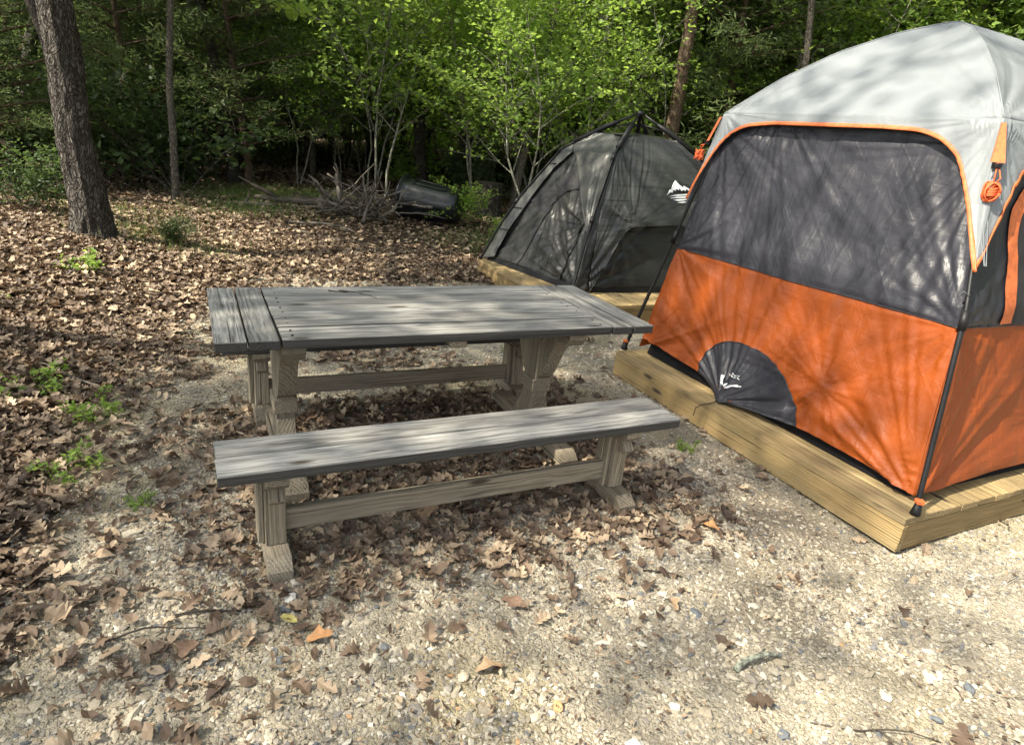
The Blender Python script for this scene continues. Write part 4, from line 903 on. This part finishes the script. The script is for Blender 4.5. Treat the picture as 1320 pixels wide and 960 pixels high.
def needles(tips, per, spread, mat, name, size=.13):
    tm = (np.array([(-.5, -.02, 0), (-.5, .02, 0), (.5, 0, .0), (-.1, .10, .02), (.2, -.10, 0)]), np.array([(0, 2, 1), (0, 2, 3), (1, 4, 2)]))
    return leafcloud(tips, per, spread, size, .55, mat, name, tm, .05, .8)
KP = {
 'tall': dict(seg=.6, wob=.05, up=.02, upk=.5, depth=2, kids=(2, 2), clear=.35, leafd=1, minr=.006, fol=.35, lift=.15, len=(.33, .5)),
 'cedar': dict(seg=.35, wob=.035, up=.02, upk=-.3, depth=2, kids=(3, 1), clear=.12, leafd=1, minr=.005, fol=.15, lift=.10, len=(.24, .45)),
 'sap': dict(seg=.28, wob=.10, up=.03, upk=.1, depth=2, kids=(2, 2), clear=.25, leafd=1, minr=.002, fol=.45, lift=.05, len=(.42, .5)),
 'shrub': dict(seg=.12, wob=.16, up=.03, upk=.1, depth=1, kids=(2,), clear=.2, leafd=0, minr=.001, fol=.5, lift=.1, len=(.5,)),
}
def proto(kind, H, r, bark_m, leaf_m, per, spread, size, seed, stems=1, flat=.4, lean=.1):
    global rnd
    rnd = np.random.RandomState(seed); mb = MB(); tips = []; P = dict(KP[kind])
    for k in range(stems):
        a = rnd.rand() * 6.28; grow(mb, np.array([.04 * math.cos(a) * (stems > 1), .04 * math.sin(a) * (stems > 1), -.08]), np.array([lean * math.cos(a), lean * math.sin(a), 1.]), H * (1 - .3 * k / stems), r, 0, tips, P)
    tm = mb.mesh('trunk', bark_m, True)
    cm = needles(tips, per, spread, leaf_m, 'crown', size) if leaf_m == M['needle'] else leafcloud(tips, per, spread, size, flat, leaf_m, 'crown')
    return tm, cm
def plant(name, label, cat, pr_, x, y, rz=0, sc_=1., group=None, names=('trunk', 'crown'), tiltx=0, tilty=0):
    t = thing(name, label, cat, (x, y, gzf(x, y)), rz, group); t.scale = (sc_,) * 3; t.rotation_euler = (tiltx, tilty, rz)
    for nm, me in zip(names, pr_): link(nm, me, t)
    return t
tall = [proto('tall', 13, .15, M['bark_thin'], M['leaf_mid'], 7, .34, .16, 11 + i) for i in range(3)]
talld = [proto('tall', 14, .17, M['bark'], M['leaf_dark'], 8, .36, .17, 31 + i) for i in range(2)]
ced = [proto('cedar', 8.5, .10, M['bark_red'], M['needle'], 16, .16, .15, 51 + i) for i in range(3)]
sap = [proto('sap', 4.2, .022, M['bark_pale'], M['leaf_bright'], 5, .13, .085, 71 + i, 2, .25) for i in range(3)]
sapm = [proto('sap', 4.0, .02, M['bark_thin'], M['leaf_mid'], 7, .14, .09, 91 + i, 2, .25) for i in range(2)]
shr = [proto('shrub', 1.3, .008, M['bark_thin'], M['leaf_bright'], 5, .07, .085, 101 + i, 7, .4, .5) for i in range(2)]
shrm = [proto('shrub', 1.1, .008, M['bark_thin'], M['leaf_dark'], 6, .10, .07, 111 + i, 8, .4, .6) for i in range(2)]
low = [proto('shrub', .34, .003, M['bark_thin'], M['leaf_bright'], 2, .03, .06, 121 + i, 5, .3, .9) for i in range(2)]
KP['slim'] = dict(KP['tall'], clear=.5, seg=.45, wob=.035)
slim = [proto('slim', 11, .075, M['bark_thin'], M['leaf_mid'], 6, .26, .13, 141 + i, lean=.06) for i in range(3)]
airy = proto('tall', 12, .14, M['bark_thin'], M['leaf_mid'], 4, .40, .14, 151)
sapr = [proto('sap', 6.5, .035, M['bark_thin'], M['leaf_bright'], 6, .18, .11, 161 + i, 2, .3, lean=.2) for i in range(2)]
KP['redc'] = dict(KP['cedar'], clear=.42, kids=(3, 1))
redc = proto('redc', 11, .15, M['bark_red'], M['needle'], 16, .16, .15, 57)
rnd = np.random.RandomState(99)
# the big leaning trunk at the left, its crown high above the frame
def big_tree():
    mb = MB(); P0 = [(0, 0, -.15), (0, 0, .0), (-.01, .0, .12), (-.02, .0, .3), (-.05, .0, .6), (-.09, .0, 1.0), (-.10, .02, 1.5), (-.12, .02, 2.0), (-.16, .0, 2.6), (-.20, .0, 3.4), (-.15, .1, 4.4), (0, .2, 5.6), (.1, .2, 7), (.1, .3, 8.5)]
    rd = [.33, .275, .24, .215, .20, .19, .185, .18, .175, .165, .15, .13, .10, .06]
    z_ = np.concatenate([np.arange(-.15, 3.4, .05), np.arange(3.4, 8.5, .3)]); P0 = np.array(P0)
    pts = [(np.interp(q, P0[:, 2], P0[:, 0]), np.interp(q, P0[:, 2], P0[:, 1]), q) for q in z_]; rr = np.interp(z_, P0[:, 2], rd)
    barky(mb, pts, rr * .77, 64, .2, 2)
    tips = []; K = dict(KP['tall']); K.update(seg=.5, kids=(2, 2), clear=.1, depth=2, len=(.5, .5), wob=.1)
    for zz in np.linspace(4.0, 8.3, 11):
        a = rnd.rand() * 6.28; p = np.array([np.interp(zz, P0[:, 2], P0[:, 0]), np.interp(zz, P0[:, 2], P0[:, 1]), zz])
        grow(mb, p, np.array([math.cos(a), math.sin(a), .45]), 3.4 * (1.2 - .4 * (zz - 4) / 4.3), .07, 1, tips, K)
    return mb.mesh('trunk', M['bark'], True), leafcloud(tips, 7, .32, .13, .5, M['leaf_mid'], 'crown')
bt = plant('oak_tree', 'big old tree with deeply ridged dark bark, its flared base in the dead leaves', 'tree', big_tree(), -4.25, 6.45)
bt.location.z = gzf(-4.25, 6.45)
mb = MB(); tips = []; K = dict(KP['sap']); K.update(seg=.2, depth=2, kids=(2, 2), clear=.35, len=(.45, .5), up=-.02, wob=.07, leafd=1)
grow(mb, np.array([-.15, .0, 2.95]), np.array([.9, -.45, -.05]), 2.3, .028, 0, tips, K); lb = mb.build('low_limb', M['bark_thin'], bt, True)
link('limb_leaves', leafcloud(tips, 5, .09, .095, .35, M['leaf_bright'], 'limb_leaves'), lb)
# trees one can single out
plant('young_tree', 'slim straight dark sapling trunk standing behind and right of the big ridged tree', 'tree', slim[0], -5.5, 10.4, 1.0, .8)
plant('cedar_tree', 'feathery cedar with short dark trunk behind the fallen logs', 'tree', ced[0], -5.5, 13.2, .4, .75)
plant('young_tree', 'pale slender double stem sapling rising right behind the brush pile', 'tree', sap[0], -2.67, 12.0, 2.0, 1.15)
plant('forest_tree', 'dark straight trunk behind and left of the black barrel', 'tree', talld[0], -2.39, 15.0, 1.2, .8)
plant('forest_tree', 'dark tree trunk rising behind the bright leaves between barrel and stump', 'tree', talld[1], -1.55, 14.4, 2.4, .85)
plant('forest_tree', 'slim dark trunk left of the barrel among deep shade', 'tree', tall[1], -3.5, 17.2, 2.9, .9)
plant('young_tree', 'pale forked sapling with glowing yellow green leaves left of the small tent', 'tree', sap[1], -.05, 10.6, .5, .95)
plant('young_tree', 'bright leaved sapling arching over the brush pile', 'tree', sap[2], -1.15, 12.9, 3.9, 1.1)
plant('young_tree', 'bright leaved sapling behind the hub of the small tent', 'tree', sap[0], .9, 12.4, 4.4, 1.05)
plant('forest_tree', 'leaning slim trunk beyond the small tent', 'tree', tall[2], 2.0, 17.5, .3, .75, tiltx=.05, tilty=.08)
plant('forest_tree', 'thin upright trunk beyond the small tent, left of the leaning one', 'tree', tall[0], 1.2, 17, 3.3, .7)
plant('cedar_tree', 'tall reddish barked cedar directly behind the small tent', 'tree', redc, 2.62, 13.2, 1.9, 1.0, tilty=.06)
plant('cedar_tree', 'slimmer cedar right of the reddish barked one behind the tents', 'tree', ced[2], 3.7, 14.2, 5.0, .95, tilty=.05)
plant('forest_tree', 'dark trunk showing just above the ridge of the large tent', 'tree', talld[0], 7.9, 14.5, 4.0, 1.0)
plant('shrub', 'bright leafy shrub growing between the barrel and the stump', 'shrub', shr[0], -1.1, 10.8, 0, .55, names=('stems', 'foliage'))
plant('shrub', 'leafy shrub close against the left corner of the small tent', 'shrub', shr[1], -.30, 9.5, 1, .38, names=('stems', 'foliage'))
plant('shrub', 'green shrub at the right side of the stump', 'shrub', shrm[0], .35, 12.1, 1, .7, names=('stems', 'foliage'))
plant('shrub', 'low dark shrub at the foot of the big ridged tree', 'shrub', shrm[1], -3.75, 7.1, 2, .3, names=('stems', 'foliage'))
plant('shrub', 'green shrub at the left picture edge beside the big ridged tree', 'shrub', shrm[0], -5.35, 6.9, 2.2, .7, names=('stems', 'foliage'))
for lab, x, y, sc_, k in (('small bright green seedling on the leaves left of the table', -2.62, 3.25, 1.0, 0), ('small green seedling with spread leaves right of the brighter one', -2.15, 3.12, .8, 1), ('tiny seedling low on the litter left of the bench', -1.92, 2.55, .7, 0), ('tiny yellow green seedling beside the sandy patch', -1.5, 2.35, .35, 1),
    ('fern like seedling at the left edge of the litter', -3.6, 4.2, 1.0, 1), ('low seedling on the bank below the big ridged tree', -3.7, 5.4, 1.1, 0), ('tiny weed sprouting against the side of the large platform', 1.06, 3.45, .4, 1), ('weed under the tabletop on the sunny gravel', -.05, 4.9, .3, 0)):
    plant('seedling', lab, 'plant', low[k], x, y, rnd.rand() * 6, sc_ * .62, names=('stems', 'leaves'))
# tufts of thin grass behind, near the fallen logs
def grass(n, cx, cy, rx, ry):
    x = cx + rnd.randn(n) * rx; y = cy + rnd.randn(n) * ry; z_ = gz(x, y); h = .06 + .12 * rnd.rand(n); a = rnd.rand(n) * 6.28; ln = rnd.randn(n, 2) * .04
    b = np.stack([x, y, z_], -1); w_ = np.stack([np.cos(a), np.sin(a), np.zeros(n)], -1) * .003; tp = b + np.concatenate([ln, h[:, None]], 1)
    V = np.stack([b - w_, b + w_, tp], 1).reshape(-1, 3); return V, np.arange(n * 3).reshape(-1, 3), np.repeat(rnd.rand(n), 3)
gv = [grass(6000, -4.6, 11.9, .9, .6), grass(1500, -4.1, 9.9, .5, .4), grass(700, -3.9, 6.9, .5, .3), grass(1800, -.3, 9.6, .5, .5), grass(900, -4.9, 7.9, .6, .5)]; off = 0; VV, FF, CC = [], [], []
for a, b, c_ in gv: VV.append(a); FF.append(b + off); CC.append(c_); off += len(a)
tag(link('grass', arrmesh('grass', np.concatenate(VV), np.concatenate(FF), M['leaf_mid'], np.concatenate(CC))), 'sparse thin green grass between the trees at the wood edge', 'grass', kind='stuff')
# the wood behind
hid = lambda x, y: False
sp = []
def free(x, y, d):
    return all((x - a) ** 2 + (y - b) ** 2 > d * d for a, b in sp)
seen_labels = {}
def where(lab, x, y):
    a = x / y
    t = 'beyond the big ridged trunk' if a < -.47 else 'beyond the fallen logs' if a < -.31 else 'beyond the brush pile' if a < -.19 else 'beyond the black barrel' if a < -.10 else 'beyond the stump' if a < -.02 else 'beyond the small tent' if a < .24 else 'beyond the left eave of the large tent' if a < .42 else 'beyond the roof of the large tent'
    d = 'first rank' if y < 15 else 'second rank' if y < 18 else 'third rank' if y < 22 else 'fourth rank' if y < 26 else 'rearmost rank'
    s_ = lab + ', ' + d + ' ' + t
    return s_
TR = ((-.159, 15), (-.108, 14.4), (.198, 13.2), (.26, 14.2), (-.53, 10.4), (-.205, 17), (.114, 17.5), (.07, 17), (-.063, 12.4), (-.145, 11))
def place(n, x0, x1, y0, y1, protos, nm, lab, cat, grp, s0, s1, d, names=('trunk', 'crown'), cond=None):
    k = 0; tries = 0
    while k < n and tries < n * 60:
        tries += 1; x = x0 + rnd.rand() * (x1 - x0); y = y0 + rnd.rand() * (y1 - y0)
        if abs(x) > y * 1.05 + 3 or not free(x, y, d) or (cond and not cond(x, y)) or any(y < ty and abs(x / y - ta) < .034 for ta, ty in TR): continue
        sp.append((x, y)); k += 1; t_ = plant(nm, '', cat, protos[rnd.randint(len(protos))], x, y, rnd.rand() * 6.28, s0 + rnd.rand() * (s1 - s0), grp, names, rnd.randn() * .03, rnd.randn() * .03); seen_labels.setdefault(where(lab, x, y), []).append((x / y, t_))
place(18, -16, 14, 19, 30, tall + talld, 'forest_tree', 'leafy tree', 'tree', 'leafy trees of the wood behind', .75, 1.1, 2.0)
place(24, -15, 13, 15.5, 28, ced, 'cedar_tree', 'feathery green cedar', 'tree', 'cedars of the wood behind', .7, 1.15, 1.5, cond=lambda x, y: y > 15.5 or x < -6)
place(8, -11, -5.8, 9.5, 15, ced + talld, 'shade_tree', 'shaded dark green tree', 'tree', 'shaded trees behind the big ridged trunk', .6, .9, 1.4)
place(15, -5.0, 6.5, 12.8, 18, sap,'bright_sapling', 'bright leaved sapling', 'tree', 'sunlit saplings at the edge of the wood', .85, 1.25, .8)
place(9, 4.5, 13, 14, 20, sapr, 'tall_sapling', 'tall bright sapling', 'tree', 'tall saplings behind the large tent', 1.0, 1.3, 1.2)
place(24, -9, 9, 12.5, 22, slim, 'slender_tree', 'slender tree', 'tree', 'slender trees at the edge of the wood', .8, 1.15, .8)
place(20, -10, 10, 13, 20, sapm + sap, 'understory_sapling', 'thin leafy sapling', 'tree', 'saplings under the taller trees', .7, 1.1, 1.0)
place(26, -13, 5, 15, 27, sapm + sapr, 'leafy_sapling', 'dense green sapling', 'tree', 'dense saplings deep in the wood', 1.0, 1.5, 1.1)
place(12, -13, -5.5, 10, 18, shrm, 'bank_shrub', 'dark leafy shrub', 'shrub', 'shrubs on the left bank', 1.2, 2.2, .8, ('stems', 'foliage'))
place(22, -9, 6, 12.5, 20, shrm + shr, 'undergrowth_shrub', 'leafy undergrowth shrub', 'shrub', 'shrubs in the shade of the wood', .6, 1.3, .8, ('stems', 'foliage'), cond=lambda x, y: not (-5.2 < x < -1.6 and y < 15))
ORD = ('leftmost', 'second from left', 'third from left', 'fourth from left', 'fifth from left', 'sixth from left', 'seventh from left', 'eighth from left', 'ninth from left', 'tenth from left', 'eleventh from left', 'twelfth from left')
for s_, lst in seen_labels.items():
    lst.sort(key=lambda q: q[0])
    for i, (_, t_) in enumerate(lst): t_['label'] = s_ + ('' if len(lst) == 1 else ', ' + ORD[min(i, 11)])
# unseen trees added along the sun's path to throw dappled shade here
for x, y, k, s_, dsc in ((-6.8, 2.6, 0, .95, 'level with the picnic table'), (-5.0, -.6, 2, .95, 'close beside the camera'), (-3.0, -3.4, 1, 1.0, 'behind the camera'), (-7.5, -3.2, 0, 1.05, 'farthest out from the picnic table')):
    plant('added_shade_tree', 'unseen leafy tree added to shade the clearing from the left, ' + dsc, 'tree', airy, x, y, x * 2, s_, 'unseen trees added for shade')
for x, y, pr_, s_, lab in ((7.8, 7.0, slim[0], 1.0, 'slender tree at the right edge of the clearing, abreast of the large tent'), (9.6, 9.6, talld[0], .85, 'dark barked tree to the right beyond the large tent'), (7.4, 4.2, sapr[0], 1.0, 'bright young tree at the right edge of the clearing, nearest the camera'), (11.0, 6.5, ced[0], 1.0, 'cedar far to the right of the large tent'), (9.2, 3.6, ced[1], .9, 'cedar at the right edge of the clearing near the camera'), (8.4, 11.6, sapm[0], 1.2, 'thin sapling to the right behind the large tent'), (12.5, 9.5, tall[1], .9, 'tall leafy tree far to the right beyond the large tent')):
    plant('edge_tree', lab, 'tree', pr_, x, y, x, s_, 'trees along the right edge of the clearing')
# the far wood as one mass
n = 90000; th = (rnd.rand(n) - .5) * 2.5; rr = 32 + 22 * rnd.rand(n) ** 1.3; x = np.sin(th) * rr; y = np.cos(th) * rr
hz = rnd.rand(n) ** 1.1 * (9 + 7 * fbm(th * 7, th * 0 + 3, 13)); cl = fbm(th * 26, hz * .7, 17) ; k = cl + .12 * rnd.rand(n) > .40 + .12 * sstep(4, 10, hz) * sstep(-.45, .1, th)
P = np.stack([x, y, gz(x, y) + hz], -1)[k]; V, F, C = leaves(P, (.35 + .4 * rnd.rand(len(P))), simple, 1.0, .4)
tag(link('far_woods', arrmesh('far_woods', V, F, M['leaf_bright'], C)), 'dense far wood of massed green foliage behind every tree', 'woods', kind='stuff')
